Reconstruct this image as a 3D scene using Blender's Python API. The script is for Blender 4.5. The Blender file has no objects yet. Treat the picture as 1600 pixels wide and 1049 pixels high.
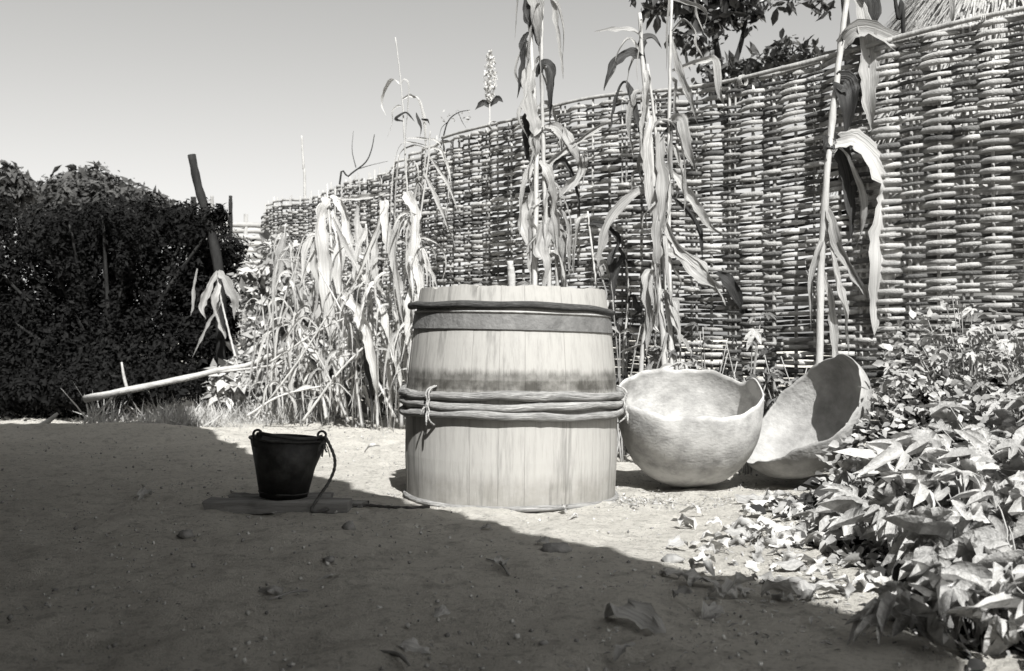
import bpy, math, random
import numpy as np
from mathutils import Vector, Matrix, noise

R = math.radians
rng = np.random.default_rng(7)
random.seed(7)
scene = bpy.context.scene
COL = scene.collection

# ------------------------------------------------------------------ camera, sky, sun, exposure
F, CX, HY, EYE = 1650.0, 800.0, 530.0, 0.70      # focal length in photo pixels, axis column, horizon row, eye height
cam_data = bpy.data.cameras.new('camera')
cam = bpy.data.objects.new('camera', cam_data)
COL.objects.link(cam)
cam_data.sensor_width = 36.0
cam_data.lens = 36.0 * F / 1600.0
cam_data.clip_end = 3000.0
cam_data.clip_start = 0.05
cam.location = (0, 0, EYE)
cam.rotation_euler = (R(90) + math.atan(5.5 / F), 0, 0)
cam_data.dof.use_dof = True
cam_data.dof.focus_distance = 4.5
cam_data.dof.aperture_fstop = 5.0
scene.camera = cam

SUN_AZ, SUN_EL = R(13), R(48)                    # sun behind the camera, a little to its right
world = bpy.data.worlds.new('World')
scene.world = world
world.use_nodes = True
nt = world.node_tree
nt.nodes.clear()
w_out = nt.nodes.new('ShaderNodeOutputWorld')
w_bg = nt.nodes.new('ShaderNodeBackground')
w_sky = nt.nodes.new('ShaderNodeTexSky')
w_sky.sky_type = 'NISHITA'
w_sky.sun_disc = False
w_sky.sun_elevation = SUN_EL
w_sky.sun_rotation = R(180) - SUN_AZ
w_sky.air_density = 1.0
w_sky.dust_density = 1.7
w_bw = nt.nodes.new('ShaderNodeRGBToBW')         # the photograph is black and white
w_tint = nt.nodes.new('ShaderNodeMix')
w_tint.data_type = 'RGBA'
w_tint.blend_type = 'MULTIPLY'
w_tint.inputs[0].default_value = 1.0
w_tint.inputs[7].default_value = (1.0, 0.992, 0.968, 1)
nt.links.new(w_sky.outputs[0], w_bw.inputs[0])
nt.links.new(w_bw.outputs[0], w_tint.inputs[6])
nt.links.new(w_tint.outputs[2], w_bg.inputs[0])
w_bg.inputs[1].default_value = 0.104
nt.links.new(w_bg.outputs[0], w_out.inputs[0])

sun_data = bpy.data.lights.new('sun', 'SUN')
sun_data.energy = 5.0
sun_data.angle = R(0.55)
sun_data.color = (1.0, 0.993, 0.972)
sun = bpy.data.objects.new('sun', sun_data)
COL.objects.link(sun)
TRAVEL = Vector((-math.sin(SUN_AZ) * math.cos(SUN_EL), math.cos(SUN_AZ) * math.cos(SUN_EL), -math.sin(SUN_EL)))
sun.rotation_euler = TRAVEL.to_track_quat('-Z', 'Y').to_euler()
sun.location = (3, -6, 12)

scene.view_settings.view_transform = 'Standard'
scene.view_settings.look = 'None'
scene.view_settings.exposure = 0.86
scene.view_settings.gamma = 1.0
scene.view_settings.use_curve_mapping = False
scene.cycles.max_bounces = 6
scene.cycles.transparent_max_bounces = 6


def P(u, v, Z):
    """A point of the place seen at photo position (u, v), Z metres in front of the camera."""
    return Vector(((u - CX) / F * Z, Z, EYE + (HY - v) / F * Z))


# ------------------------------------------------------------------ materials
def grey(v, warm=1.0):
    return (v, v * (1 - 0.012 * warm), v * (1 - 0.04 * warm), 1)


def make_mat(name, lo, hi, rough=0.85, scale=6.0, stretch=(1, 1, 1), bump=0.0, bscale=60.0, trans=0.0,
             rnd=0.0, island=0.0, spec=0.25, warm=1.0, detail=6.0, attr=None, vein=0.0, p0=0.32, p1=0.68, bdist=0.01):
    m = bpy.data.materials.new(name)
    m.use_nodes = True
    t = m.node_tree
    N, L = t.nodes, t.links
    b = N['Principled BSDF']
    out = N['Material Output']
    tc = N.new('ShaderNodeTexCoord')
    mp = N.new('ShaderNodeMapping')
    mp.inputs['Scale'].default_value = stretch
    if attr:
        at = N.new('ShaderNodeAttribute')
        at.attribute_name = attr
        L.new(at.outputs['Vector'], mp.inputs[0])
    else:
        L.new(tc.outputs['Object'], mp.inputs[0])
    nz = N.new('ShaderNodeTexNoise')
    nz.inputs['Scale'].default_value = scale
    nz.inputs['Detail'].default_value = detail
    nz.inputs['Roughness'].default_value = 0.65
    L.new(mp.outputs[0], nz.inputs['Vector'])
    rp = N.new('ShaderNodeValToRGB')
    rp.color_ramp.elements[0].position = p0
    rp.color_ramp.elements[1].position = p1
    rp.color_ramp.elements[0].color = grey(lo, warm)
    rp.color_ramp.elements[1].color = grey(hi, warm)
    L.new(nz.outputs['Fac'], rp.inputs[0])
    col = rp.outputs[0]

    def vary(src, amount, col):
        mr = N.new('ShaderNodeMapRange')
        mr.inputs['To Min'].default_value = 1 - amount
        mr.inputs['To Max'].default_value = 1 + amount
        L.new(src, mr.inputs['Value'])
        vm = N.new('ShaderNodeVectorMath')
        vm.operation = 'SCALE'
        L.new(col, vm.inputs[0])
        L.new(mr.outputs[0], vm.inputs['Scale'])
        return vm.outputs[0]
    if rnd:
        oi = N.new('ShaderNodeObjectInfo')
        col = vary(oi.outputs['Random'], rnd, col)
    if island:
        gi = N.new('ShaderNodeNewGeometry')
        col = vary(gi.outputs['Random Per Island'], island, col)
    if vein:
        av = N.new('ShaderNodeAttribute')
        av.attribute_name = 'vein'
        mr = N.new('ShaderNodeMapRange')
        mr.inputs['From Max'].default_value = .14
        mr.inputs['To Min'].default_value = 1 + vein
        mr.inputs['To Max'].default_value = 1
        L.new(av.outputs['Fac'], mr.inputs['Value'])
        vm = N.new('ShaderNodeVectorMath')
        vm.operation = 'SCALE'
        L.new(col, vm.inputs[0])
        L.new(mr.outputs[0], vm.inputs['Scale'])
        col = vm.outputs[0]
    L.new(col, b.inputs['Base Color'])
    b.inputs['Roughness'].default_value = rough
    b.inputs['Specular IOR Level'].default_value = spec
    if bump:
        n2 = N.new('ShaderNodeTexNoise')
        n2.inputs['Scale'].default_value = bscale
        n2.inputs['Detail'].default_value = 8
        L.new(mp.outputs[0], n2.inputs['Vector'])
        bp = N.new('ShaderNodeBump')
        bp.inputs['Strength'].default_value = bump
        bp.inputs['Distance'].default_value = bdist
        L.new(n2.outputs['Fac'], bp.inputs['Height'])
        L.new(bp.outputs[0], b.inputs['Normal'])
    if trans:
        tr = N.new('ShaderNodeBsdfTranslucent')
        L.new(col, tr.inputs['Color'])
        mx = N.new('ShaderNodeMixShader')
        mx.inputs[0].default_value = trans
        L.new(b.outputs[0], mx.inputs[1])
        L.new(tr.outputs[0], mx.inputs[2])
        L.new(mx.outputs[0], out.inputs['Surface'])
    m.diffuse_color = grey((lo + hi) / 2)
    return m


MT = {}
MT['weaver'] = make_mat('weaver_reed', 0.20, 0.46, 0.7, 9, (1, 1, 1), 0.5, 120, rnd=0.22, p0=.3, p1=.7)
MT['weaver_bark_shade'] = make_mat('weaver_bark_shade', 0.04, 0.13, 0.85, 9, (1, 1, 1), 0.6, 120, rnd=0.3)  # dark bark rods; the weave's shadow contrast is also put into this tone
MT['stake'] = make_mat('stake_wood', 0.20, 0.40, 0.8, 12, (1, 1, .25), 0.5, 80, rnd=0.2)
MT['dry_leaf'] = make_mat('dry_maize_leaf', 0.24, 0.50, 0.7, 5, (1, 1, 1), 0.8, 9, attr='leaf_uv', vein=.15, trans=0.25, rnd=0.22, spec=.35)
MT['bleached_leaf'] = make_mat('bleached_leaf', 0.34, 0.62, 0.7, 5, (1, 1, 1), 0.8, 9, attr='leaf_uv', vein=.1, trans=0.2, rnd=0.2, spec=.3)
MT['green_shade_leaf'] = make_mat('green_shade_maize_leaf', 0.015, 0.06, 0.6, 5, (1, 1, 1), 0.8, 9, attr='leaf_uv', vein=.5, trans=0.2, rnd=0.3, spec=.4)  # dark green leaf tone, also painting in leaf sides that lie in shade
MT['stalk'] = make_mat('maize_stalk', 0.28, 0.48, 0.55, 16, (1, 1, .2), 0.3, 90, rnd=0.15, spec=.4)
MT['plant_leaf'] = make_mat('broad_leaf', 0.25, 0.46, 0.5, 9, (1, 1, 1), 0.6, 14, vein=.22, trans=0.22, rnd=0.3, spec=.45)
MT['plant_leaf_small'] = make_mat('small_leaf', 0.22, 0.42, 0.45, 18, (1, 1, 1), 0.3, 60, trans=0.25, rnd=0.2, island=0.35, spec=.4)
MT['gap_shade_leaf'] = make_mat('gap_shade_leaf', 0.012, 0.045, 0.8, 9, island=0.5, spec=.1)  # near-black colour that paints the shade in the gaps of the bed
MT['dark_weed'] = make_mat('dark_weed_leaf', 0.05, 0.13, 0.5, 9, rnd=.4, trans=.2, vein=.3)
MT['plant_stem'] = make_mat('leaf_stem', 0.22, 0.36, 0.6, 20, rnd=0.15)
MT['litter'] = make_mat('fallen_leaf', 0.30, 0.55, 0.75, 5, (1, 1, 1), 0.5, 9, attr='leaf_uv', trans=0.12, rnd=0.3, spec=.25)
MT['litter_stuff'] = make_mat('leaf_litter', 0.18, 0.44, 0.8, 20, island=0.4)
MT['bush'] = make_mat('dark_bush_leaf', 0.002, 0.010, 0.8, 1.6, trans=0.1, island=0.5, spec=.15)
MT['far_tree'] = make_mat('far_tree_leaf', 0.035, 0.08, 0.7, 1.2, trans=0.12, island=0.4, spec=.15)
MT['tree_leaf'] = make_mat('glossy_tree_leaf', 0.035, 0.075, 0.38, 8, trans=0.12, island=0.45, spec=.5)
MT['shrub_leaf'] = make_mat('shrub_leaf', 0.20, 0.46, 0.6, 3, trans=0.2, island=0.5, spec=.3)
MT['grass'] = make_mat('dry_grass', 0.30, 0.52, 0.7, 3, trans=0.2, island=0.35)
MT['bark'] = make_mat('dark_bark', 0.012, 0.04, 0.9, 10, (1, 1, .3), 0.8, 40)
MT['charred'] = make_mat('charred_wood', 0.008, 0.025, 0.85, 14, (1, 1, .3), 0.8, 40)
MT['pale_wood'] = make_mat('bleached_wood', 0.28, 0.46, 0.75, 10, (1, 1, 1), 0.7, 40)
MT['rod'] = make_mat('rough_rod', 0.16, 0.42, 0.9, 2.2, (1, 1, 1), 1.0, 4, attr='leaf_uv', rnd=0.12, bdist=.012, p0=.36, p1=.62)
MT['dark_rod'] = make_mat('dark_rod', 0.03, 0.13, 0.85, 2.6, (1, 1, 1), 1.0, 5, attr='leaf_uv', bdist=.012)
MT['hoop_iron'] = make_mat('rusty_hoop', 0.09, 0.17, 0.7, 14, (1, 1, 1), 0.5, 60, spec=.4)
MT['cord'] = make_mat('cord_fibre', 0.22, 0.45, 0.9, 60, bump=0.8, bscale=150)
MT['bucket'] = make_mat('dark_iron', 0.008, 0.045, 0.6, 16, bump=0.6, bscale=22, spec=.4, p0=.4, p1=.75)
MT['plank'] = make_mat('old_plank', 0.08, 0.24, 0.9, 7, (.25, 1.5, 1.5), 0.9, 30, rnd=.15)
MT['rope'] = make_mat('dark_rope', 0.05, 0.12, 0.9, 40, bump=1.0, bscale=120)
MT['clay'] = make_mat('rough_clay', 0.24, 0.46, 0.95, 7, (1, 1, 1.5), 0.4, 60, detail=12, bdist=.006, p0=.34, p1=.58)
MT['clay_smooth'] = make_mat('smooth_clay', 0.17, 0.38, 0.85, 6.0, (1, 1, 1), 0.6, 50, detail=10)
MT['soil_clod'] = make_mat('soil_clod', 0.14, 0.30, 0.95, 14, bump=1.0, bscale=40)
MT['crumb'] = make_mat('earth_crumb', 0.22, 0.48, 0.95, 14, island=.5)
MT['scrap'] = make_mat('white_scrap', 0.6, 0.75, 0.7, 20)
MT['thatch'] = make_mat('thatch', 0.22, 0.42, 0.9, 5, (6, 6, .6), 0.9, 30, island=.3)
MT['old_thatch'] = make_mat('old_thatch', 0.08, 0.18, 0.95, 5, (6, 6, .6), 0.9, 30)
MT['wall'] = make_mat('mud_wall', 0.10, 0.18, 0.9, 3, bump=.5, bscale=20)
MT['timber'] = make_mat('timber', 0.16, 0.30, 0.85, 8, (1, 1, .2), .6, 30)
MT['panicle'] = make_mat('pale_panicle', 0.40, 0.62, 0.8, 30, trans=0.2, island=.3)
MT['far_reed'] = make_mat('far_reed', 0.24, 0.40, 0.85, 6, rnd=.2)


def ground_material():
    m = bpy.data.materials.new('sandy_soil')
    m.use_nodes = True
    t = m.node_tree
    N, L = t.nodes, t.links
    b = N['Principled BSDF']
    b.inputs['Roughness'].default_value = 0.95
    b.inputs['Specular IOR Level'].default_value = 0.1
    tc = N.new('ShaderNodeTexCoord')

    def nz(scale, detail, rough, w=None):
        n = N.new('ShaderNodeTexNoise')
        n.inputs['Scale'].default_value = scale
        n.inputs['Detail'].default_value = detail
        n.inputs['Roughness'].default_value = rough
        L.new(tc.outputs['Object'], n.inputs['Vector'])
        return n.outputs['Fac']

    def ramp(src, p0, c0, p1, c1):
        r = N.new('ShaderNodeValToRGB')
        r.color_ramp.elements[0].position, r.color_ramp.elements[1].position = p0, p1
        r.color_ramp.elements[0].color, r.color_ramp.elements[1].color = grey(c0), grey(c1)
        L.new(src, r.inputs[0])
        return r.outputs[0]

    def mul(a, c):
        x = N.new('ShaderNodeMix')
        x.data_type = 'RGBA'
        x.blend_type = 'MULTIPLY'
        x.inputs[0].default_value = 1
        L.new(a, x.inputs[6])
        L.new(c, x.inputs[7])
        return x.outputs[2]
    base = ramp(nz(2.2, 5, .6), .3, .56, .7, .66)
    mid = ramp(nz(13, 9, .75), .34, .66, .50, 1.0)
    fine = ramp(nz(55, 5, .75), .32, .60, .48, 1.0)
    L.new(mul(mul(base, mid), fine), b.inputs['Base Color'])
    add = N.new('ShaderNodeMath')
    add.operation = 'MULTIPLY_ADD'
    L.new(nz(38, 8, .7), add.inputs[0])
    add.inputs[1].default_value = 1.0
    L.new(nz(160, 5, .7), add.inputs[2])
    bp = N.new('ShaderNodeBump')
    bp.inputs['Strength'].default_value = 1.0
    bp.inputs['Distance'].default_value = 0.019
    L.new(add.outputs[0], bp.inputs['Height'])
    L.new(bp.outputs[0], b.inputs['Normal'])
    return m


def stave_material():
    m = bpy.data.materials.new('weathered_stave')
    m.use_nodes = True
    t = m.node_tree
    N, L = t.nodes, t.links
    b = N['Principled BSDF']
    b.inputs['Roughness'].default_value = 0.8
    b.inputs['Specular IOR Level'].default_value = 0.2
    tc = N.new('ShaderNodeTexCoord')
    oi = N.new('ShaderNodeObjectInfo')
    off = N.new('ShaderNodeVectorMath')
    off.operation = 'MULTIPLY_ADD'
    L.new(tc.outputs['Object'], off.inputs[0])
    off.inputs[1].default_value = (1, 1, .09)
    cmb = N.new('ShaderNodeCombineXYZ')
    rs = N.new('ShaderNodeMath')
    rs.operation = 'MULTIPLY'
    rs.inputs[1].default_value = 17.0
    L.new(oi.outputs['Random'], rs.inputs[0])
    L.new(rs.outputs[0], cmb.inputs[2])
    L.new(cmb.outputs[0], off.inputs[2])

    def nz(vec, scale, detail=6, rough=.65):
        n = N.new('ShaderNodeTexNoise')
        n.inputs['Scale'].default_value = scale
        n.inputs['Detail'].default_value = detail
        n.inputs['Roughness'].default_value = rough
        L.new(vec, n.inputs['Vector'])
        return n.outputs['Fac']

    def mix(fac, a, c, mode='MIX'):
        x = N.new('ShaderNodeMix')
        x.data_type = 'RGBA'
        x.blend_type = mode
        if isinstance(fac, float):
            x.inputs[0].default_value = fac
        else:
            L.new(fac, x.inputs[0])
        for k, s in ((6, a), (7, c)):
            if isinstance(s, tuple):
                x.inputs[k].default_value = s
            else:
                L.new(s, x.inputs[k])
        return x.outputs[2]

    def ramp(src, stops):
        r = N.new('ShaderNodeValToRGB')
        e = r.color_ramp.elements
        e[0].position, e[0].color = stops[0][0], grey(stops[0][1])
        e[1].position, e[1].color = stops[-1][0], grey(stops[-1][1])
        for p, c in stops[1:-1]:
            k = e.new(p)
            k.color = grey(c)
        L.new(src, r.inputs[0])
        return r.outputs[0]
    grain = ramp(nz(off.outputs[0], 55, 8, .7), [(.25, .25), (.5, .34), (.75, .37)])
    streak = ramp(nz(off.outputs[0], 16, 5, .6), [(.28, .55), (.42, 1.0), (.7, 1.0)])
    base = mix(1.0, grain, streak, 'MULTIPLY')
    # stains left on the wood: a ring where an old hoop sat, and damp near the foot
    sep = N.new('ShaderNodeSeparateXYZ')
    L.new(tc.outputs['Object'], sep.inputs[0])
    jag = nz(off.outputs[0], 26, 9, .8)
    ja = N.new('ShaderNodeMath')
    ja.operation = 'MULTIPLY_ADD'
    L.new(jag, ja.inputs[0])
    ja.inputs[1].default_value = 0.085
    L.new(sep.outputs[2], ja.inputs[2])          # z + jag*.055
    ring_soft = ramp(ja.outputs[0], [(.520, 0), (.536, 1), (.605, 1), (.632, 0)])
    ring_hard = ramp(sep.outputs[2], [(.498, 0), (.503, 1), (.538, 1), (.541, 0)])
    foot = ramp(ja.outputs[0], [(.0, .9), (.075, 1), (.150, .8), (.20, 0)])
    patch = ramp(nz(tc.outputs['Object'], 9, 6, .65), [(.32, .30), (.60, 1)])
    f1 = mix(1.0, ring_soft, patch, 'MULTIPLY')
    c1 = mix(f1, base, mix(1.0, base, grey(.30), 'MULTIPLY'))
    f2 = mix(1.0, ring_hard, patch, 'MULTIPLY')
    c2 = mix(f2, c1, mix(1.0, c1, grey(.55), 'MULTIPLY'))
    f3 = mix(1.0, foot, patch, 'MULTIPLY')
    c3 = mix(f3, c2, mix(1.0, c2, grey(.66), 'MULTIPLY'))
    L.new(c3, b.inputs['Base Color'])
    bp = N.new('ShaderNodeBump')
    bp.inputs['Strength'].default_value = 0.35
    bp.inputs['Distance'].default_value = 0.004
    L.new(nz(off.outputs[0], 60, 8, .7), bp.inputs['Height'])
    L.new(bp.outputs[0], b.inputs['Normal'])
    return m


MT['ground'] = ground_material()
MT['stave'] = stave_material()


# ------------------------------------------------------------------ mesh helpers
class MB:
    def __init__(self):
        self.v, self.f = [], []

    def add(self, verts, faces):
        o = len(self.v)
        self.v.extend([tuple(p) for p in verts])
        self.f.extend([tuple(i + o for i in f) for f in faces])

    def mesh(self, name, mat, smooth=True):
        me = bpy.data.meshes.new(name)
        me.from_pydata(self.v, [], self.f)
        if smooth:
            me.polygons.foreach_set('use_smooth', [True] * len(me.polygons))
        me.materials.append(MT[mat] if isinstance(mat, str) else mat)
        if getattr(self, 'vein', None):
            av = me.attributes.new('vein', 'FLOAT', 'POINT')
            av.data.foreach_set('value', np.array(self.vein, dtype=np.float32))
        if getattr(self, 'uv', None):
            at = me.attributes.new('leaf_uv', 'FLOAT_VECTOR', 'POINT')
            o, uv, w, n = self.uv
            r0 = random.uniform(0, 50)
            at.data.foreach_set('vector', np.array([(0, 0, 0)] * o + [(x + r0, q * .35 + r0, r0) for x, q in uv] + [(0, 0, 0)] * (len(self.v) - o - len(uv)), dtype=np.float32).ravel())
        me.update()
        return me

    def build(self, name, mat, parent=None, smooth=True):
        return link(name, self.mesh(name, mat, smooth), parent)


def link(name, me, parent=None):
    o = bpy.data.objects.new(name, me)
    COL.objects.link(o)
    if parent is not None:
        o.parent = parent
    return o


def np_mesh(name, V, Fq, mat, smooth=False):
    """Mesh from numpy arrays: V (n,3), Fq (m,k) with k corners per face."""
    me = bpy.data.meshes.new(name)
    n, (m, k) = len(V), Fq.shape
    me.vertices.add(n)
    me.vertices.foreach_set('co', np.asarray(V, dtype=np.float32).ravel())
    me.loops.add(m * k)
    me.loops.foreach_set('vertex_index', np.asarray(Fq, dtype=np.int32).ravel())
    me.polygons.add(m)
    me.polygons.foreach_set('loop_start', np.arange(0, m * k, k, dtype=np.int32))
    me.polygons.foreach_set('loop_total', np.full(m, k, dtype=np.int32))
    me.update(calc_edges=True)
    me.validate()
    if smooth:
        me.polygons.foreach_set('use_smooth', [True] * m)
    me.materials.append(MT[mat])
    return me


def tag(o, label, cat, group=None, kind=None):
    o['label'] = label
    if cat:
        o['category'] = cat
    if group:
        o['group'] = group
    if kind:
        o['kind'] = kind
    return o


def thing(name, label, cat, loc=(0, 0, 0), group=None, rot=(0, 0, 0)):
    o = bpy.data.objects.new(name, None)
    COL.objects.link(o)
    o.empty_display_size = 0.1
    o.location = loc
    o.rotation_euler = rot
    return tag(o, label, cat, group)


def spline(pts, n):
    """Catmull-Rom through pts, n samples."""
    p = [Vector(q) for q in pts]
    if len(p) == 2:
        return [p[0].lerp(p[1], i / (n - 1)) for i in range(n)]
    p = [p[0] * 2 - p[1]] + p + [p[-1] * 2 - p[-2]]
    segs = len(p) - 3
    out = []
    for i in range(n):
        t = i / (n - 1) * segs
        k = min(int(t), segs - 1)
        t -= k
        a, b, c, d = p[k:k + 4]
        out.append(0.5 * ((2 * b) + (c - a) * t + (2 * a - 5 * b + 4 * c - d) * t * t + (3 * b - a - 3 * c + d) * t ** 3))
    return out


def tube(mb, pts, radii, sides=6, cap=True):
    n = len(pts)
    if not hasattr(radii, '__len__'):
        radii = [radii] * n
    pts = [Vector(p) for p in pts]
    t0 = (pts[1] - pts[0]).normalized()
    up = Vector((0, 0, 1)) if abs(t0.z) < .9 else Vector((1, 0, 0))
    a = t0.cross(up).normalized()
    V, Fc = [], []
    for i, p in enumerate(pts):
        t = (pts[min(i + 1, n - 1)] - pts[max(i - 1, 0)])
        t = t.normalized() if t.length > 1e-9 else t0
        a = (a - t * a.dot(t))
        a = a.normalized() if a.length > 1e-6 else t.orthogonal().normalized()
        b = t.cross(a)
        for k in range(sides):
            w = 2 * math.pi * k / sides
            V.append(p + (a * math.cos(w) + b * math.sin(w)) * radii[i])
    for i in range(n - 1):
        for k in range(sides):
            j = (k + 1) % sides
            Fc.append((i * sides + k, i * sides + j, (i + 1) * sides + j, (i + 1) * sides + k))
    if cap:
        Fc.append(tuple(range(sides))[::-1])
        Fc.append(tuple((n - 1) * sides + k for k in range(sides)))
    mb.add(V, Fc)


def streak(ob, sides, step=.16, across=1.6):
    """Along-and-around coordinates on a tube for streaked bark."""
    me = ob.data
    n = len(me.vertices)
    at = me.attributes.new('leaf_uv', 'FLOAT_VECTOR', 'POINT')
    r0 = random.uniform(0, 40)
    k = np.arange(n)
    a = (k % sides) / sides * 2 * np.pi
    at.data.foreach_set('vector', np.stack([r0 + across * np.cos(a), r0 + across * np.sin(a), (k // sides) * step], 1).astype(np.float32).ravel())
    return ob


def blade(mb, pts, width, segs=16, fold=0.25, twist=0.0, base_w=0.35, ripple=0.12, hint=None, peak=.35, spin0=0.0, calm=False):
    """A long withered leaf: folded strip along a spine, narrow at the base, tapering to the tip, with uneven torn edges."""
    sp = spline(pts, segs + 1)
    sd = random.uniform(0, 90)
    length = sum((sp[i + 1] - sp[i]).length for i in range(segs))
    nw = lambda q, k, o=0.0: noise.noise(Vector((q * k, sd + o, o * 3.1)))
    k = max(2.0, length * 7)
    tw2 = .2 if calm else random.uniform(.8, 2.2)
    for i in range(1, segs):
        j = width * .22 * min(1, i / 4)
        q = i / segs
        sp[i] = sp[i] + Vector((nw(q, k, 1) * j, nw(q, k, 2) * j, nw(q, k, 3) * j * .5))
    hint = Vector(hint) if hint else Vector((0.15, -1, 0.25))
    hint.normalize()
    V, Fc, UV = [], [], []
    for i, p in enumerate(sp):
        q = i / segs
        t = sp[min(i + 1, segs)] - sp[max(i - 1, 0)]
        t = t.normalized() if t.length > 1e-9 else Vector((0, 0, -1))
        s = t.cross(hint)
        if s.length < 0.15:
            s = t.orthogonal()
        s.normalize()
        s = Matrix.Rotation(spin0 + twist * q + tw2 * nw(q, k * .5, 4), 3, t) @ s
        nrm = s.cross(t).normalized()
        if q < peak:
            w = base_w + (1 - base_w) * math.sin(q / peak * math.pi / 2)
        else:
            w = max(0.03, math.cos((q - peak) / (1 - peak) * math.pi / 2) ** 0.8)
        w *= width * .5 * (1 + .35 * nw(q, k, 5))
        fl = fold * (1 + .9 * nw(q, k * .6, 6))
        for x in (-1, -.5, 0, .5, 1):
            edge = 1 + (.35 if calm else .6) * nw(q, k * 3.0, 7 + x) * abs(x)
            rp = (ripple * 3.0 * nw(q, k * 1.3, 11 + x * .8) + .45 * nw(q, k * 3, 15 + x)) * abs(x)
            UV.append((x, q))
            V.append(p + s * (x * w * edge) + nrm * (w * (fl * abs(x) * 1.3 + rp)))
    for i in range(segs):
        for m in range(4):
            a = i * 5 + m
            Fc.append((a, a + 1, a + 6, a + 5))
    mb.uv = (len(mb.v), UV, width, segs)
    mb.vein = [1.0] * len(mb.v) + [abs(x) for x, q in UV]
    mb.add(V, Fc)


def box(mb, c, size, rot=None, jit=0.0):
    hx, hy, hz = size[0] / 2, size[1] / 2, size[2] / 2
    M = rot if rot is not None else Matrix.Identity(3)
    V = []
    for x, y, z in ((-1, -1, -1), (1, -1, -1), (1, 1, -1), (-1, 1, -1), (-1, -1, 1), (1, -1, 1), (1, 1, 1), (-1, 1, 1)):
        V.append(Vector(c) + M @ Vector((x * hx + random.uniform(-jit, jit), y * hy + random.uniform(-jit, jit), z * hz + random.uniform(-jit, jit))))
    mb.add(V, [(0, 3, 2, 1), (4, 5, 6, 7), (0, 1, 5, 4), (1, 2, 6, 5), (2, 3, 7, 6), (3, 0, 4, 7)])


def scatter(name, tv, tf, pos, ax, ay, az, size, mat, smooth=False):
    """Many copies of a small template joined: pos (n,3), axes (n,3) each, size (n,)."""
    tv = np.asarray(tv, dtype=float)
    tf = np.asarray(tf, dtype=int)
    n = len(pos)
    V = pos[:, None, :] + size[:, None, None] * (tv[None, :, 0:1] * ax[:, None, :] + tv[None, :, 1:2] * ay[:, None, :] + tv[None, :, 2:3] * az[:, None, :])
    Fq = tf[None] + (np.arange(n) * len(tv))[:, None, None]
    return np_mesh(name, V.reshape(-1, 3), Fq.reshape(-1, tf.shape[1]), mat, smooth)


def rand_axes(n, up_bias=(0, 0, 0), spread=1.0):
    z = rng.normal(size=(n, 3)) * spread + np.asarray(up_bias, dtype=float)
    z /= np.linalg.norm(z, axis=1, keepdims=True)
    x = rng.normal(size=(n, 3))
    x -= (x * z).sum(1, keepdims=True) * z
    x /= np.linalg.norm(x, axis=1, keepdims=True)
    return x, np.cross(z, x), z


LEAF_V = [(0, 0, 0), (.5, .22, .06), (1, 0, -.06), (.5, -.22, .06)]
LEAF_F = [(0, 1, 2), (0, 2, 3)]


# ------------------------------------------------------------------ ground
def fbm(x, y, o=4, s=1.0):
    a, h, f = 1.0, 0.0, s
    for _ in range(o):
        h += a * noise.noise(Vector((x * f, y * f, 3.7)))
        a *= .5
        f *= 2.1
    return h


def g(x, y):
    """Height of the ground."""
    near = max(0.0, 1 - math.hypot(x, y - 5) / 30)
    h = near * (0.018 * fbm(x + 4, y, 3, .8) + 0.010 * fbm(x, y + 9, 3, 4.5))
    # low heap of swept soil at the far end of the shaded yard
    h += 0.07 * math.exp(-(((x + 2.75) / .55) ** 2 + ((y - 7.75) / .35) ** 2))
    h += 0.05 * math.exp(-(((x + 3.6) / .7) ** 2 + ((y - 7.9) / .4) ** 2))
    return h


BX, BY = -0.006, 4.82


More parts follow.
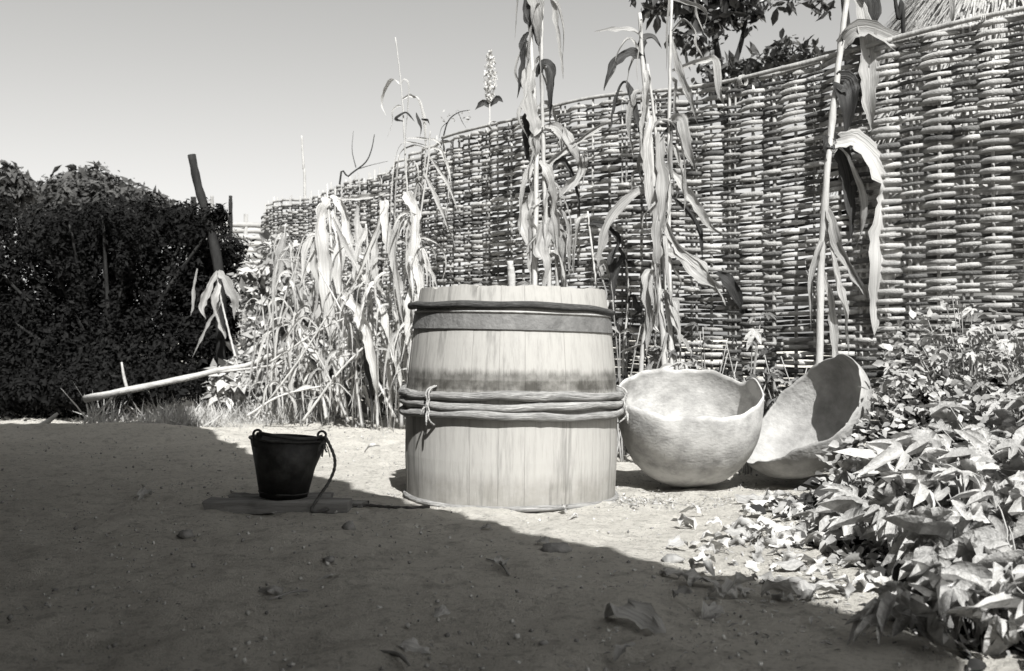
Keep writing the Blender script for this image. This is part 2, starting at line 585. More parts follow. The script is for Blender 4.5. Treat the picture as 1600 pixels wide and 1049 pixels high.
def make_ground():
    def axis(lo, a, b, hi, step, grow):
        c = list(np.arange(a, b + step / 2, step))
        s, x = step, a
        left = []
        while x > lo:
            s *= grow
            x -= s
            left.append(x)
        s, x = step, b
        right = []
        while x < hi:
            s *= grow
            x += s
            right.append(x)
        return np.array(left[::-1] + c + right)
    xs = axis(-900, -4.2, 3.2, 900, .023, 1.35)
    ys = axis(-900, 1.6, 9.2, 1500, .023, 1.35)
    nx, ny = len(xs), len(ys)
    V = np.zeros((ny, nx, 3))
    for j, y in enumerate(ys):
        for i, x in enumerate(xs):
            z = g(x, y)
            if -4.3 < x < 3.3 and 1.5 < y < 9.3:
                n1 = noise.noise(Vector((x * 9, y * 9, 1.1)))
                n2 = noise.noise(Vector((x * 21, y * 21, 5.1)))
                n3 = noise.noise(Vector((x * 4.3, y * 4.3, 8.8)))
                z += .008 * n1 + .006 * n2 + .020 * max(0, n1 * n2 - .05) + .016 * n3
            V[j, i] = (x, y, z)
    # scuffs, footprints and drag marks trodden into the yard
    for k in range(150):
        cx, cy = rng.uniform(-3.2, 1.3), 1.8 + 6 * rng.random() ** 1.4
        if math.hypot(cx - BX, cy - BY) < .62 or math.hypot(cx - .86, cy - 5.0) < .5 or math.hypot(cx + .95, cy - 4.42) < .42:
            continue
        a = rng.uniform(-.6, .6)
        lx, ly = rng.uniform(.05, .16), rng.uniform(.03, .07)
        dx, dy = V[:, :, 0] - cx, V[:, :, 1] - cy
        p, q = (dx * math.cos(a) + dy * math.sin(a)) / lx, (-dx * math.sin(a) + dy * math.cos(a)) / ly
        r2 = p * p + q * q
        dep = rng.uniform(.005, .014) * (1 if k % 3 else -1)
        V[:, :, 2] += np.where(r2 < 9, -dep * np.exp(-r2) + dep * .55 * np.exp(-(np.sqrt(r2) - 1.5) ** 2 * 5), 0)
    idx = np.arange(nx * ny).reshape(ny, nx)
    Fq = np.stack([idx[:-1, :-1], idx[:-1, 1:], idx[1:, 1:], idx[1:, :-1]], -1).reshape(-1, 4)
    o = link('ground', np_mesh('ground', V.reshape(-1, 3), Fq, 'ground', True))
    o['kind'] = 'structure'
    o['label'] = 'pale bare sandy yard ground, its front half in shade'
    return o


make_ground()


def on(x, y, dz=0.0):
    return Vector((x, y, g(x, y) + dz))


# ------------------------------------------------------------------ the house behind the camera whose roof shades the front of the yard
def make_house():
    root = thing('house', 'tall thatched house beside the camera, its eave shading the front of the yard', 'house', (-4, -3, 0))
    inv = Vector((4, 3, 0))
    H = 3.0
    off = Vector((TRAVEL.x, TRAVEL.y, 0)) * (H / -TRAVEL.z)
    edge = [(2.3, -2.6), (1.45, 0.2), (1.12, 1.5), (.97, 2.25), (.80, 2.85), (.318, 3.5), (-.26, 4.28), (-.89, 5.25), (-1.56, 6.4), (-2.05, 7.4), (-2.75, 8.85)]
    e = [Vector((x, y, H)) - off for x, y in edge]
    e = spline(e, 90)
    inward = Vector((-.864, -.504, 0))
    e2 = [p + Vector((random.uniform(-.03, .03), random.uniform(-.03, .03), random.uniform(-.03, .03))) for p in e]
    mb = MB()
    n = len(e2)
    span = 5.0
    top = [p + inward * span + Vector((0, 0, 2.6)) for p in e]
    far = [p + inward * (2 * span) for p in e]
    low = [p + Vector((0, 0, -.12)) for p in e2]
    topl = [p + Vector((0, 0, -.2)) for p in top]
    farl = [p + Vector((0, 0, -.12)) for p in far]
    rows = [low, e2, top, far, farl, topl]
    V = [q + inv for r in rows for q in r]
    Fc = []
    for k in range(6):
        a, b = k * n, ((k + 1) % 6) * n
        for i in range(n - 1):
            Fc.append((a + i, a + i + 1, b + i + 1, b + i))
    Fc.append((0, n, 2 * n, 3 * n, 4 * n, 5 * n))
    Fc.append(tuple(k * n + n - 1 for k in range(6))[::-1])
    mb.add(V, Fc)
    mb.build('roof', 'old_thatch', root, False)
    d = Vector((-.504, .864, 0))
    c0 = e[20] + inward * 1.9
    c0.z = 0
    mw = MB()
    L = 13.0
    mid = c0 + d * 2.6 + inward * 2.0
    M = Matrix(((d.x, inward.x, 0), (d.y, inward.y, 0), (0, 0, 1)))
    box(mw, mid + inv + Vector((0, 0, 2.0)), (L, 4.0, 4.0), M)
    mw.build('wall', 'wall', root, False)
    for k in (10, 34):
        p = e[k] + inward * 2.6
        mp = MB()
        tube(mp, [Vector((p.x, p.y, -.1)) + inv, Vector((p.x, p.y, 4.4)) + inv], .09, 10)
        mp.build('post', 'timber', root)


make_house()

# ------------------------------------------------------------------ woven fence
FENCE_PTS = [(3.75, 3.45), (2.63, 4.57), (1.685, 5.56), (.90, 6.36), (.13, 7.17), (-.30, 7.73), (-1.20, 9.25), (-1.96, 10.76), (-2.62, 11.75), (-2.90, 12.3)]
_fp = spline([(x, y, 0) for x, y in FENCE_PTS], 600)
_fx = np.array([[p.x, p.y] for p in _fp])
_fs = np.concatenate([[0], np.cumsum(np.linalg.norm(np.diff(_fx, axis=0), axis=1))])
FENCE_L = _fs[-1]
FENCE_H = 2.2


def fence_at(s):
    """Plan position and unit normal (towards the yard) at arc length s (arrays)."""
    s = np.asarray(s, dtype=float)
    x = np.interp(s, _fs, _fx[:, 0])
    y = np.interp(s, _fs, _fx[:, 1])
    x2 = np.interp(s + .05, _fs, _fx[:, 0])
    y2 = np.interp(s + .05, _fs, _fx[:, 1])
    x1 = np.interp(s - .05, _fs, _fx[:, 0])
    y1 = np.interp(s - .05, _fs, _fx[:, 1])
    tx, ty = x2 - x1, y2 - y1
    ln = np.hypot(tx, ty) + 1e-9
    tx, ty = tx / ln, ty / ln
    return x, y, -ty, tx      # normal: left of travel direction


def fence_top(s):
    """Height of the fence top, slightly wavy, sagging towards the far end."""
    return FENCE_H + .03 * math.sin(s * 1.3 + .6) + .02 * math.sin(s * 3.1)


def make_fence():
    x, y, nx, ny = fence_at(3.0)
    root = thing('woven_fence', 'tall woven wattle fence of horizontal rods on upright stakes behind the barrel', 'fence', (float(x), float(y), 0))
    ox, oy = float(x), float(y)
    # sign: make the normal face the camera
    sgn = 1.0 if (nx * (0 - x) + ny * (0 - y)) > 0 else -1.0
    SP, PITCH = 0.132, 0.0228
    nrows = int(2.17 / PITCH)
    bumps = [(rng.uniform(0, 6.28), rng.uniform(.6, 1.4)) for _ in range(4)]
    sides = 6
    ang = np.arange(sides) / sides * 2 * np.pi
    for r in range(nrows):
        cuts = [0.0, FENCE_L * (.27 + .12 * ((r * 0.618) % 1)), FENCE_L * (.58 + .16 * ((r * .381) % 1)), FENCE_L]
        for k in range(3):
            s0, s1 = cuts[k], cuts[k + 1]
            if k < 2:
                s1 += .03
            if r >= nrows - 4 and k > 0:
                s0, s1 = s0 + rng.uniform(0, .5) * (k == 1), s1 - rng.uniform(.1, 1.6)
            n = int((s1 - s0) / (SP / (6 if k < 2 else 5)))
            s = np.linspace(s0, s1, n)
            px, py, qx, qy = fence_at(s)
            qx, qy = qx * sgn, qy * sgn
            ph = np.pi * s / SP + np.pi * (r % 2)
            warp = .22 * np.sin(s * 2.1 + r * .05 + 1.0) + .10 * np.sin(s * 5.3 + r * .9) + .12 * np.sin(s * 9 + r * 2.3)
            c = np.cos(ph + warp)
            A = .0225 * rng.uniform(.8, 1.2) * (1 + .25 * np.sin(s * rng.uniform(4, 9) + rng.uniform(0, 6)))
            offn = A * np.sign(c) * np.abs(c) ** .85 + (-.004 if r % 2 else .003)
            z = .03 + r * PITCH + .005 * np.sin(s * rng.uniform(1.5, 3) + rng.uniform(0, 6)) + .0045 * np.sin(s * rng.uniform(5, 9) + rng.uniform(0, 6))
            z += (.03 * np.sin(s * 1.3 + .6) + .02 * np.sin(s * 3.1)) * (r / nrows)
            # slow swelling of the whole panel
            bulge = sum(.006 * np.sin(s * f * 1.7 + z * 2 + p) for p, f in bumps)
            rv = (.0122 if r % 2 == 0 else .0108) * rng.uniform(.94, 1.24) * (1 + .14 * np.sin(s * rng.uniform(3, 8) + rng.uniform(0, 6)) + .10 * c)
            rd = rv * .5
            end = np.minimum(1, np.minimum(s - s0, s1 - s) / .05 + .45)
            rv, rd = rv * end, rd * end
            V = np.zeros((n, sides, 3))
            dn = offn[:, None] + bulge[:, None] + rd[:, None] * np.cos(ang)[None]
            V[:, :, 0] = px[:, None] + qx[:, None] * dn - ox
            V[:, :, 1] = py[:, None] + qy[:, None] * dn - oy
            V[:, :, 2] = z[:, None] + rv[:, None] * np.sin(ang)[None]
            idx = np.arange(n * sides).reshape(n, sides)
            nxt = np.roll(idx, -1, axis=1)
            Fq = np.stack([idx[:-1], nxt[:-1], nxt[1:], idx[1:]], -1).reshape(-1, 4)
            bark = rng.random() < ((.78, .66, .45)[k] if r % 2 else .12)  # odd rows mostly dark, deepening the shade of the weave by colour
            link('weaver', np_mesh('weaver', V.reshape(-1, 3), Fq, 'weaver_bark_shade' if bark else 'weaver', True), root)
    ns = int(FENCE_L / SP)
    for k in range(ns + 1):
        s = k * SP
        for dsx in ((random.uniform(-.012, .012),) if (k % 2 == 0 or k % 5 == 0) else (-.019, .017)):
            ss = s + dsx
            px, py, qx, qy = [float(v) for v in fence_at(ss)]
            b = sum(.006 * math.sin(ss * f * 1.7 + 1.1 * 2 + p) for p, f in bumps)
            qx, qy = qx * sgn, qy * sgn
            rr = random.uniform(.0075, .0115) * (1.1 if abs(dsx) < .015 else .85)
            top = fence_top(ss) + random.choice([-.03, -.02, -.01, .0, .01, .03, .05])
            mb = MB()
            j = lambda: random.uniform(-.003, .003)
            pts = [Vector((px - ox + j() + qx * b, py - oy + j() + qy * b, zz)) for zz in (-.15, .5, 1.1, 1.7, top)]
            tube(mb, pts, [rr * 1.1, rr, rr, rr * .95, rr * .8], 6)
            mb.build('stake', 'stake', root)
    # pair of long rods bound along the top of the right-hand stretch
    for q, (s0, s1, dz, dn, rr) in enumerate(((.2, 3.25, .012, .016, .013), (2.6, 5.1, .010, .018, .012), (.3, 3.4, .0, -.018, .012), (4.9, 6.3, .005, .016, .011))):
        s = np.linspace(s0, s1, 40)
        px, py, qx, qy = fence_at(s)
        bul = sum(.006 * np.sin(s * f * 1.7 + 2.2 * 2 + p) for p, f in bumps)
        pts = [Vector((px[i] - ox + qx[i] * sgn * (dn + bul[i]), py[i] - oy + qy[i] * sgn * (dn + bul[i]), fence_top(s[i]) + dz + .006 * math.sin(s[i] * 4 + q))) for i in range(40)]
        mb = MB()
        tube(mb, pts, [rr * (1 + .1 * math.sin(i * .7)) for i in range(40)], 7)
        mb.build('top_rod', 'stake', root)
    for s in (.7, 1.5, 2.15, 2.85, 3.5, 4.4, 5.6):
        px, py, qx, qy = [float(v) for v in fence_at(s)]
        mb = MB()
        for w in range(3):
            c = Vector((px - ox, py - oy, fence_top(s) + .0))
            nv = Vector((qx * sgn, qy * sgn, 0))
            tv = Vector((-nv.y, nv.x, 0))
            ring = []
            for a in range(13):
                t = a / 12 * 2 * math.pi
                ring.append(c + tv * (w * .009 - .009) + nv * (math.cos(t) * .036) + Vector((0, 0, 1)) * (math.sin(t) * .030 + .004))
            tube(mb, ring, .0035, 5, False)
        mb.build('binding', 'cord', root)
    return root


make_fence()

# ------------------------------------------------------------------ barrel
BX, BY = -0.006, 4.82


def barrel_r(z):
    # widest low down, drawing in towards the top
    pts = [(-.05, .487), (0, .490), (.20, .498), (.40, .498), (.55, .490), (.70, .473), (.80, .459), (.88, .446), (.96, .432)]
    return float(np.interp(z, [p[0] for p in pts], [p[1] for p in pts])) * .966


def ring_pts(z_of, r_of, n=96, a0=0.0, a1=2 * math.pi):
    out = []
    for i in range(n + 1):
        a = a0 + (a1 - a0) * i / n
        r = r_of(a)
        out.append(Vector((r * math.sin(a), -r * math.cos(a), z_of(a))))
    return out


def make_barrel():
    root = thing('barrel', 'large pale wooden barrel with rod and iron hoops standing in the middle of the yard', 'barrel', (BX, BY, g(BX, BY) - .01), rot=(R(-.4), R(.6), 0))
    seams = [6.7, 28.5, 57.5, 78, 99, 118, 139, 160, 181, 203, 222, 243, 264, 285, 304, 322, 339, 353.5]
    seams = [a - 0 for a in seams]
    zs = [0, .1, .2, .3, .4, .5, .6, .7, .78, .85, .90]
    for k in range(len(seams)):
        a0 = R(seams[k])
        a1 = R(seams[(k + 1) % len(seams)] + (360 if k == len(seams) - 1 else 0))
        gap = .0005
        na = 5
        top = .938 + random.uniform(-.003, .003)
        push = random.uniform(-.0005, .0005)
        V, Fc = [], []
        zz = zs + [top]
        for z in zz:
            ro = barrel_r(z) + push
            for i in range(na + 1):
                q = i / na
                a = a0 + gap / ro + (a1 - a0 - 2 * gap / ro) * q
                edge = -.0006 if i in (0, na) else 0
                zt = z
                if z == top:
                    zt = top + random.uniform(-.003, .003)
                    if 300 < math.degrees(a) % 360 < 345:
                        zt -= random.choice([0, 0, 0, .003, .008])
                V.append(((ro + edge) * math.sin(a), -(ro + edge) * math.cos(a), zt))
            for i in range(na + 1):
                q = i / na
                a = a0 + gap / ro + (a1 - a0 - 2 * gap / ro) * q
                V.append(((ro - .026) * math.sin(a), -(ro - .026) * math.cos(a), z if z != top else top - .002))
        m = 2 * (na + 1)
        for j in range(len(zz) - 1):
            for i in range(na):
                a_, b_ = j * m + i, (j + 1) * m + i
                Fc.append((a_, a_ + 1, b_ + 1, b_))
                a_, b_ = j * m + na + 1 + i, (j + 1) * m + na + 1 + i
                Fc.append((a_, b_, b_ + 1, a_ + 1))
            Fc.append((j * m, (j + 1) * m, (j + 1) * m + na + 1, j * m + na + 1))
            Fc.append((j * m + na, j * m + 2 * na + 1, (j + 1) * m + 2 * na + 1, (j + 1) * m + na))
        t = (len(zz) - 1) * m
        for i in range(na):
            Fc.append((t + i, t + i + 1, t + na + 2 + i, t + na + 1 + i))
            Fc.append((i, na + 1 + i, na + 2 + i, i + 1))
        mb = MB()
        mb.add(V, Fc)
        mb.build('stave', 'stave', root, False)
    # head let into the staves near the foot
    mb = MB()
    rim = ring_pts(lambda a: .06, lambda a: .444, 48)[:-1]
    rim2 = ring_pts(lambda a: .04, lambda a: .444, 48)[:-1]
    n = len(rim)
    mb.add(rim + rim2, [tuple(range(n)), tuple(range(2 * n - 1, n - 1, -1))] + [(i, i + n, (i + 1) % n + n, (i + 1) % n) for i in range(n)])
    mb.build('barrel_head', 'plank', root, False)
    # flat iron hoop
    mb = MB()
    n = 120
    V, Fc = [], []
    for i in range(n):
        a = 2 * math.pi * i / n
        tilt = -.006 * math.sin(a)
        for z, ex in ((.752, .0015), (.752, .0075), (.815, .0075), (.815, .0015)):
            r = barrel_r(z) + ex
            V.append((r * math.sin(a), -r * math.cos(a), z + tilt))
    for i in range(n):
        for k in range(4):
            j, l = (i + 1) % n, (k + 1) % 4
            Fc.append((i * 4 + k, j * 4 + k, j * 4 + l, i * 4 + l))
    mb.add(V, Fc)
    mb.build('iron_hoop', 'hoop_iron', root, False)
    # thin inner band line just above the iron hoop
    mb = MB()
    tube(mb, ring_pts(lambda a: .826 - .006 * math.sin(a), lambda a: barrel_r(.826) + .004, 96), .0055, 6, False)
    mb.build('thin_hoop', 'pale_wood', root)
    # dark bent branch round the neck; its two ends overlap at the left
    mb = MB()
    pts = ring_pts(lambda a: .852 - .014 * math.sin(a) + .006 * math.sin(2 * a + .5) + .002 * math.sin(9 * a),
                   lambda a: barrel_r(.85) + .013 + .003 * math.sin(5 * a), 110, R(-86), R(-86 + 352))
    pts[0] = pts[0] + Vector((-.020, 0, 0))
    tube(mb, pts, [.0145 * (1 + .06 * math.sin(i * .4)) * (1.15 - .35 * i / 110) for i in range(111)], 8)
    streak(mb.build('branch_hoop', 'dark_rod', root), 8)
    # three rods bound round the belly
    for q, (z, rr, a0) in enumerate(((.474, .0195, -82), (.432, .0175, -84), (.393, .0175, -83))):
        mb = MB()
        n = 110
        ph = random.uniform(0, 6)
        pts = ring_pts(lambda a: z + .005 * math.sin(3 * a + ph) + .0025 * math.sin(11 * a + ph * 2) + (.012 if q == 0 else .004) * max(0, abs(math.sin(a / 2)) ** 6),
                       lambda a: barrel_r(z) + rr * .93 + .002 * math.sin(7 * a + ph), n, R(a0), R(a0 + 357))
        rad = [rr * (1 + .08 * math.sin(i * .23 + ph) + .05 * math.sin(i * .61 + ph * 3) + random.uniform(-.03, .03) + (.16 if i % 23 == 7 else 0)) for i in range(n + 1)]
        rad[0] *= .8
        tube(mb, pts, rad, 9)
        streak(mb.build('rod_hoop', 'rod', root), 9)
    # cords tying the rods together
    for a in (-43, 76, 150, 230):
        mb = MB()
        for w in range(2):
            aa = R(a + w * 1.2)
            pts = []
            for z, ex in ((.345, .006), (.362, .030), (.385, .047), (.408, .042), (.43, .047), (.452, .043), (.478, .051), (.500, .036), (.512, .006)):
                r = barrel_r(z) + ex
                pts.append(Vector((r * math.sin(aa + random.uniform(-.008, .008)), -r * math.cos(aa), z)))
            tube(mb, spline(pts, 24), .0042, 6)
        r = barrel_r(.42) + .05
        pts = [Vector((r * math.sin(R(a - .5 + d)), -r * math.cos(R(a)), z)) for d, z in ((0, .425), (-1.8, .408), (-2.6, .39))]
        tube(mb, spline(pts, 8), [.005] * 5 + [.0035, .003, .002], 5)
        pts = [Vector((r * math.sin(R(a + .6)), -r * math.cos(R(a)) - .004 * k, .39 - .022 * k)) for k in range(3)]
        tube(mb, pts, [.005, .0045, .003], 5)
        mb.build('cord_tie', 'cord', root)
    # stout rod hoop at the foot
    mb = MB()
    tube(mb, ring_pts(lambda a: .012 + .003 * math.sin(4 * a), lambda a: barrel_r(.01) + .005 + .002 * math.sin(6 * a), 100, R(-80), R(-80 + 358)), [.0125 * (1 + .06 * math.sin(i * .8)) for i in range(101)], 8)
    streak(mb.build('foot_hoop', 'rod', root), 8)
    return root


make_barrel()


# ------------------------------------------------------------------ the two broken pots
def pot(name, label, centre, axis, Rr, D, rim_fn, mat, thick=.018, lump=.010, seed=1, inc=0.0, ex=.82):
    root = thing(name, label, 'pot', centre)
    az = Vector(axis).normalized()
    ax = Vector((1, 0, 0)) - az * az.x
    ax.normalize()
    ay = az.cross(ax)
    nu, nv = 96, 30

    def pt(u, q, inner):
        th = 2 * math.pi * u / nu
        h_rim = rim_fn(th)
        # q 0 = bottom, 1 = rim; follow the ellipsoid profile
        ang = -math.pi / 2 + q * (math.pi / 2 + inc)
        h = D * math.sin(ang)
        rr = Rr * (math.cos(ang) ** ex)
        # extend past the equator to the irregular rim
        h += h_rim * max(0, (q - .45) / .55) ** 2
        rr *= 1 - (.35 * max(0, h_rim) / Rr) * max(0, (q - .6) / .4) ** 2
        p = Vector((rr * math.cos(th), rr * math.sin(th), h))
        n = Vector((math.cos(th) * math.cos(ang), math.sin(th) * math.cos(ang), math.sin(ang)))
        l = fbm(p.x * 3 + seed, p.y * 3 + p.z * 2.3, 3, 1.0) * lump + fbm(p.x * 9, p.y * 9 + p.z * 9 + seed, 2, 1.5) * lump * .12
        p += n * l
        if inner:
            p -= n * thick * (1 - .45 * q)
        return ax * p.x + ay * p.y + az * p.z
    V, Fc = [], []
    for inner in (0, 1):
        for j in range(nv + 1):
            for i in range(nu):
                V.append(pt(i, max(.004, j / nv), inner))
    m = (nv + 1) * nu
    for j in range(nv):
        for i in range(nu):
            k = (i + 1) % nu
            Fc.append((j * nu + i, j * nu + k, (j + 1) * nu + k, (j + 1) * nu + i))
            Fc.append((m + j * nu + i, m + (j + 1) * nu + i, m + (j + 1) * nu + k, m + j * nu + k))
    for i in range(nu):
        k = (i + 1) % nu
        Fc.append((nv * nu + i, nv * nu + k, m + nv * nu + k, m + nv * nu + i))
    Fc.append(tuple(range(nu))[::-1])
    Fc.append(tuple(m + i for i in range(nu)))
    mb = MB()
    mb.add(V, Fc)
    mb.build('shell', mat, root)
    return root, ax, ay, az


def rim1(th):
    # angle 0 points to the right of the picture, pi/2 to the back
    d = (th - R(8) + math.pi) % (2 * math.pi) - math.pi
    h = .03 * math.exp(-(d / .26) ** 2)
    d2 = (th - R(35) + math.pi) % (2 * math.pi) - math.pi
    h -= .03 * math.exp(-(d2 / .25) ** 2)
    h += .006 * math.sin(3 * th + 1) + .004 * math.sin(7 * th) + .003 * math.sin(17 * th + 2)
    return h


def rim2(th):
    h = .015 * math.sin(2 * th + .4) + .006 * math.sin(9 * th) + .003 * math.sin(21 * th)
    d = (th - R(0) + math.pi) % (2 * math.pi) - math.pi
    h += .035 * math.exp(-(d / .5) ** 2)
    d = (th - R(-75) + math.pi) % (2 * math.pi) - math.pi
    h -= .05 * math.exp(-(d / .45) ** 2)
    return h


p1 = P(1078, 635, 5.02)
pot('clay_pot', 'rough round broken clay pot tilted open beside the barrel', p1, (-.03, -.31, .95), .345, .395, rim1, 'clay', thick=.011, lump=.013, seed=3, inc=R(11), ex=.9)
p2 = P(1250, 642, 5.10)
pot('clay_pot', 'smoother broken clay pot lying on its side half hidden by leaves', p2, (-.70, -.14, .70), .36, .29, rim2, 'clay_smooth', thick=.010, lump=.006, seed=8, ex=1.0)


# ------------------------------------------------------------------ bucket on its boards, with rope
def make_bucket():
    zb = .050
    bx, by = (443 - CX) / F * 4.42, 4.42
    root = thing('bucket', 'dark iron bucket standing on boards in the shade', 'bucket', (bx, by, g(bx, by) + zb), rot=(0, R(3.2), 0))
    n = 48
    rt, rb, h = .151, .098, .242
    V, Fc = [], []
    prof = [(rb - .004, .012, 0), (rb, 0, 0), (rb + (rt - rb) * .5, h * .5, 0), (rt, h, 0), (rt - .003, h, 0), (rb + (rt - rb) * .5 - .003, h * .5, 0), (rb - .004, .0121, 0)]
    for r, z, _ in prof:
        for i in range(n):
            a = 2 * math.pi * i / n
            # the rim is drawn out a little into a lip on the right
            k = 1 + (.10 * max(0, math.cos(a)) ** 6 if z == h else 0)
            dent = 1 + .035 * noise.noise(Vector((math.cos(a) * 2, math.sin(a) * 2, z * 9)))
            V.append((r * k * dent * math.cos(a), r * dent * math.sin(a), z))
    for j in range(len(prof) - 1):
        for i in range(n):
            k = (i + 1) % n
            Fc.append((j * n + i, j * n + k, (j + 1) * n + k, (j + 1) * n + i))
    Fc.append(tuple(range(n)))
    mb = MB()
    mb.add(V, Fc)
    mb.build('body', 'bucket', root)
    mb = MB()
    tube(mb, [Vector((rt * (1 + .10 * max(0, math.cos(2 * math.pi * i / n)) ** 6) * math.cos(2 * math.pi * i / n), rt * math.sin(2 * math.pi * i / n), h)) for i in range(n + 1)], .0055, 6, False)
    mb.build('rim', 'bucket', root)
    mb = MB()
    tube(mb, [Vector(((rb + .003) * math.cos(2 * math.pi * i / n), (rb + .003) * math.sin(2 * math.pi * i / n), .02)) for i in range(n + 1)], .004, 6, False)
    mb.build('foot_band', 'bucket', root)
    for sx, yy in ((-.095, -.118), (.150, -.02)):
        mb = MB()
        ring = [Vector((sx + .017 * math.cos(t / 14 * 6.2832), yy, h + .024 + .017 * math.sin(t / 14 * 6.2832))) for t in range(15)]
        tube(mb, ring, .0055, 6, False)
        box(mb, (sx, yy + .002, h - .006), (.036, .006, .045))
        mb.build('ear', 'bucket', root)
    mb = MB()
    pts = [(-.095, -.118, h + .024), (-.075, -.130, h + .028), (.0, -.150, h + .022), (.07, -.140, h + .016), (.125, -.085, h + .014), (.150, -.03, h + .020)]
    tube(mb, spline(pts, 26), .0075, 8)
    mb.build('bail_handle', 'bucket', root)
    # boards below
    bz = g(bx, by)
    for nm, lab, c, size, rz in (
        ('board', 'long dark board lying under the bucket', (bx + .0, by - .05, bz + .021), (.57, .12, .050), R(-3)),
        ('board', 'short weathered board behind the long one under the bucket', (bx - .04, by + .09, bz + .021), (.42, .12, .050), R(4)),
        ('board', 'board offcut sticking out past the bucket towards the barrel', (bx + .24, by + .07, bz + .010), (.24, .08, .022), R(-17)),
    ):
        mb = MB()
        M = Matrix.Rotation(rz, 3, 'Z')
        nseg = 14
        V, Fc = [], []
        wob = random.uniform(0, 30)
        for i in range(nseg + 1):
            x = -size[0] / 2 + size[0] * i / nseg + (random.uniform(-.02, .02) if i in (0, nseg) else 0)
            for y, z in ((-.5, -.5), (-.5, .38), (-.42, .5), (.42, .5), (.5, .38), (.5, -.5)):
                y *= 1 + .22 * noise.noise(Vector((i * .6, wob, y)))
                z *= 1 + .25 * noise.noise(Vector((i * .8, wob, z + 5)))
                V.append(M @ Vector((x + random.uniform(-.008, .008) * (i in (0, nseg)), y * size[1] + random.uniform(-.003, .003), z * size[2] + random.uniform(-.0025, .0025))))
        for i in range(nseg):
            for k in range(6):
                j = (k + 1) % 6
                Fc.append((i * 6 + k, (i + 1) * 6 + k, (i + 1) * 6 + j, i * 6 + j))
        Fc.append(tuple(range(6)))
        Fc.append(tuple(nseg * 6 + k for k in range(6))[::-1])
        mb.add(V, Fc)
        o = mb.build(nm, 'plank', None, False)
        o.location = c
        tag(o, lab, 'board')
    # rope tied to the bucket's lip, hanging to the ground and trailing off
    mb = MB()
    Z = 4.36
    pts = [P(498, 690, Z + .05), P(508, 684, Z), P(516, 697, Z), P(523, 716, Z - .02), P(522, 735, Z - .03), P(512, 757, Z - .04), P(499, 776, Z - .05)]
    p = on(-.80, 4.24, .010)
    pts += [p, on(-.70, 4.36, .010), on(-.62, 4.44, .010), on(-.52, 4.36, .010), on(-.42, 4.30, .010), on(-.34, 4.34, .009)]
    sp = spline(pts, 90)
    for i in range(48, 90):
        sp[i].z = max(sp[i].z, g(sp[i].x, sp[i].y) + .008)
    tube(mb, sp, [.0065 + .0012 * math.sin(i * 2.2) for i in range(90)], 7)
    # frayed knot
    for k in range(10):
        a = P(506, 690, Z - .01)
        q = a + Vector((random.uniform(-.02, .02), random.uniform(-.02, .0), -.02))
        tube(mb, spline([a, q, q + Vector((random.uniform(-.02, .02), random.uniform(-.02, .01), random.uniform(-.05, -.02)))], 6), .0022, 4)
    o = mb.build('rope', 'rope')
    tag(o, 'dark rope tied to the bucket lip and trailing to the ground', 'rope')


make_bucket()


# ------------------------------------------------------------------ maize plants
def px(path, Z):
    return [P(q[0], q[1], Z + (q[2] if len(q) > 2 else 0)) for q in path]


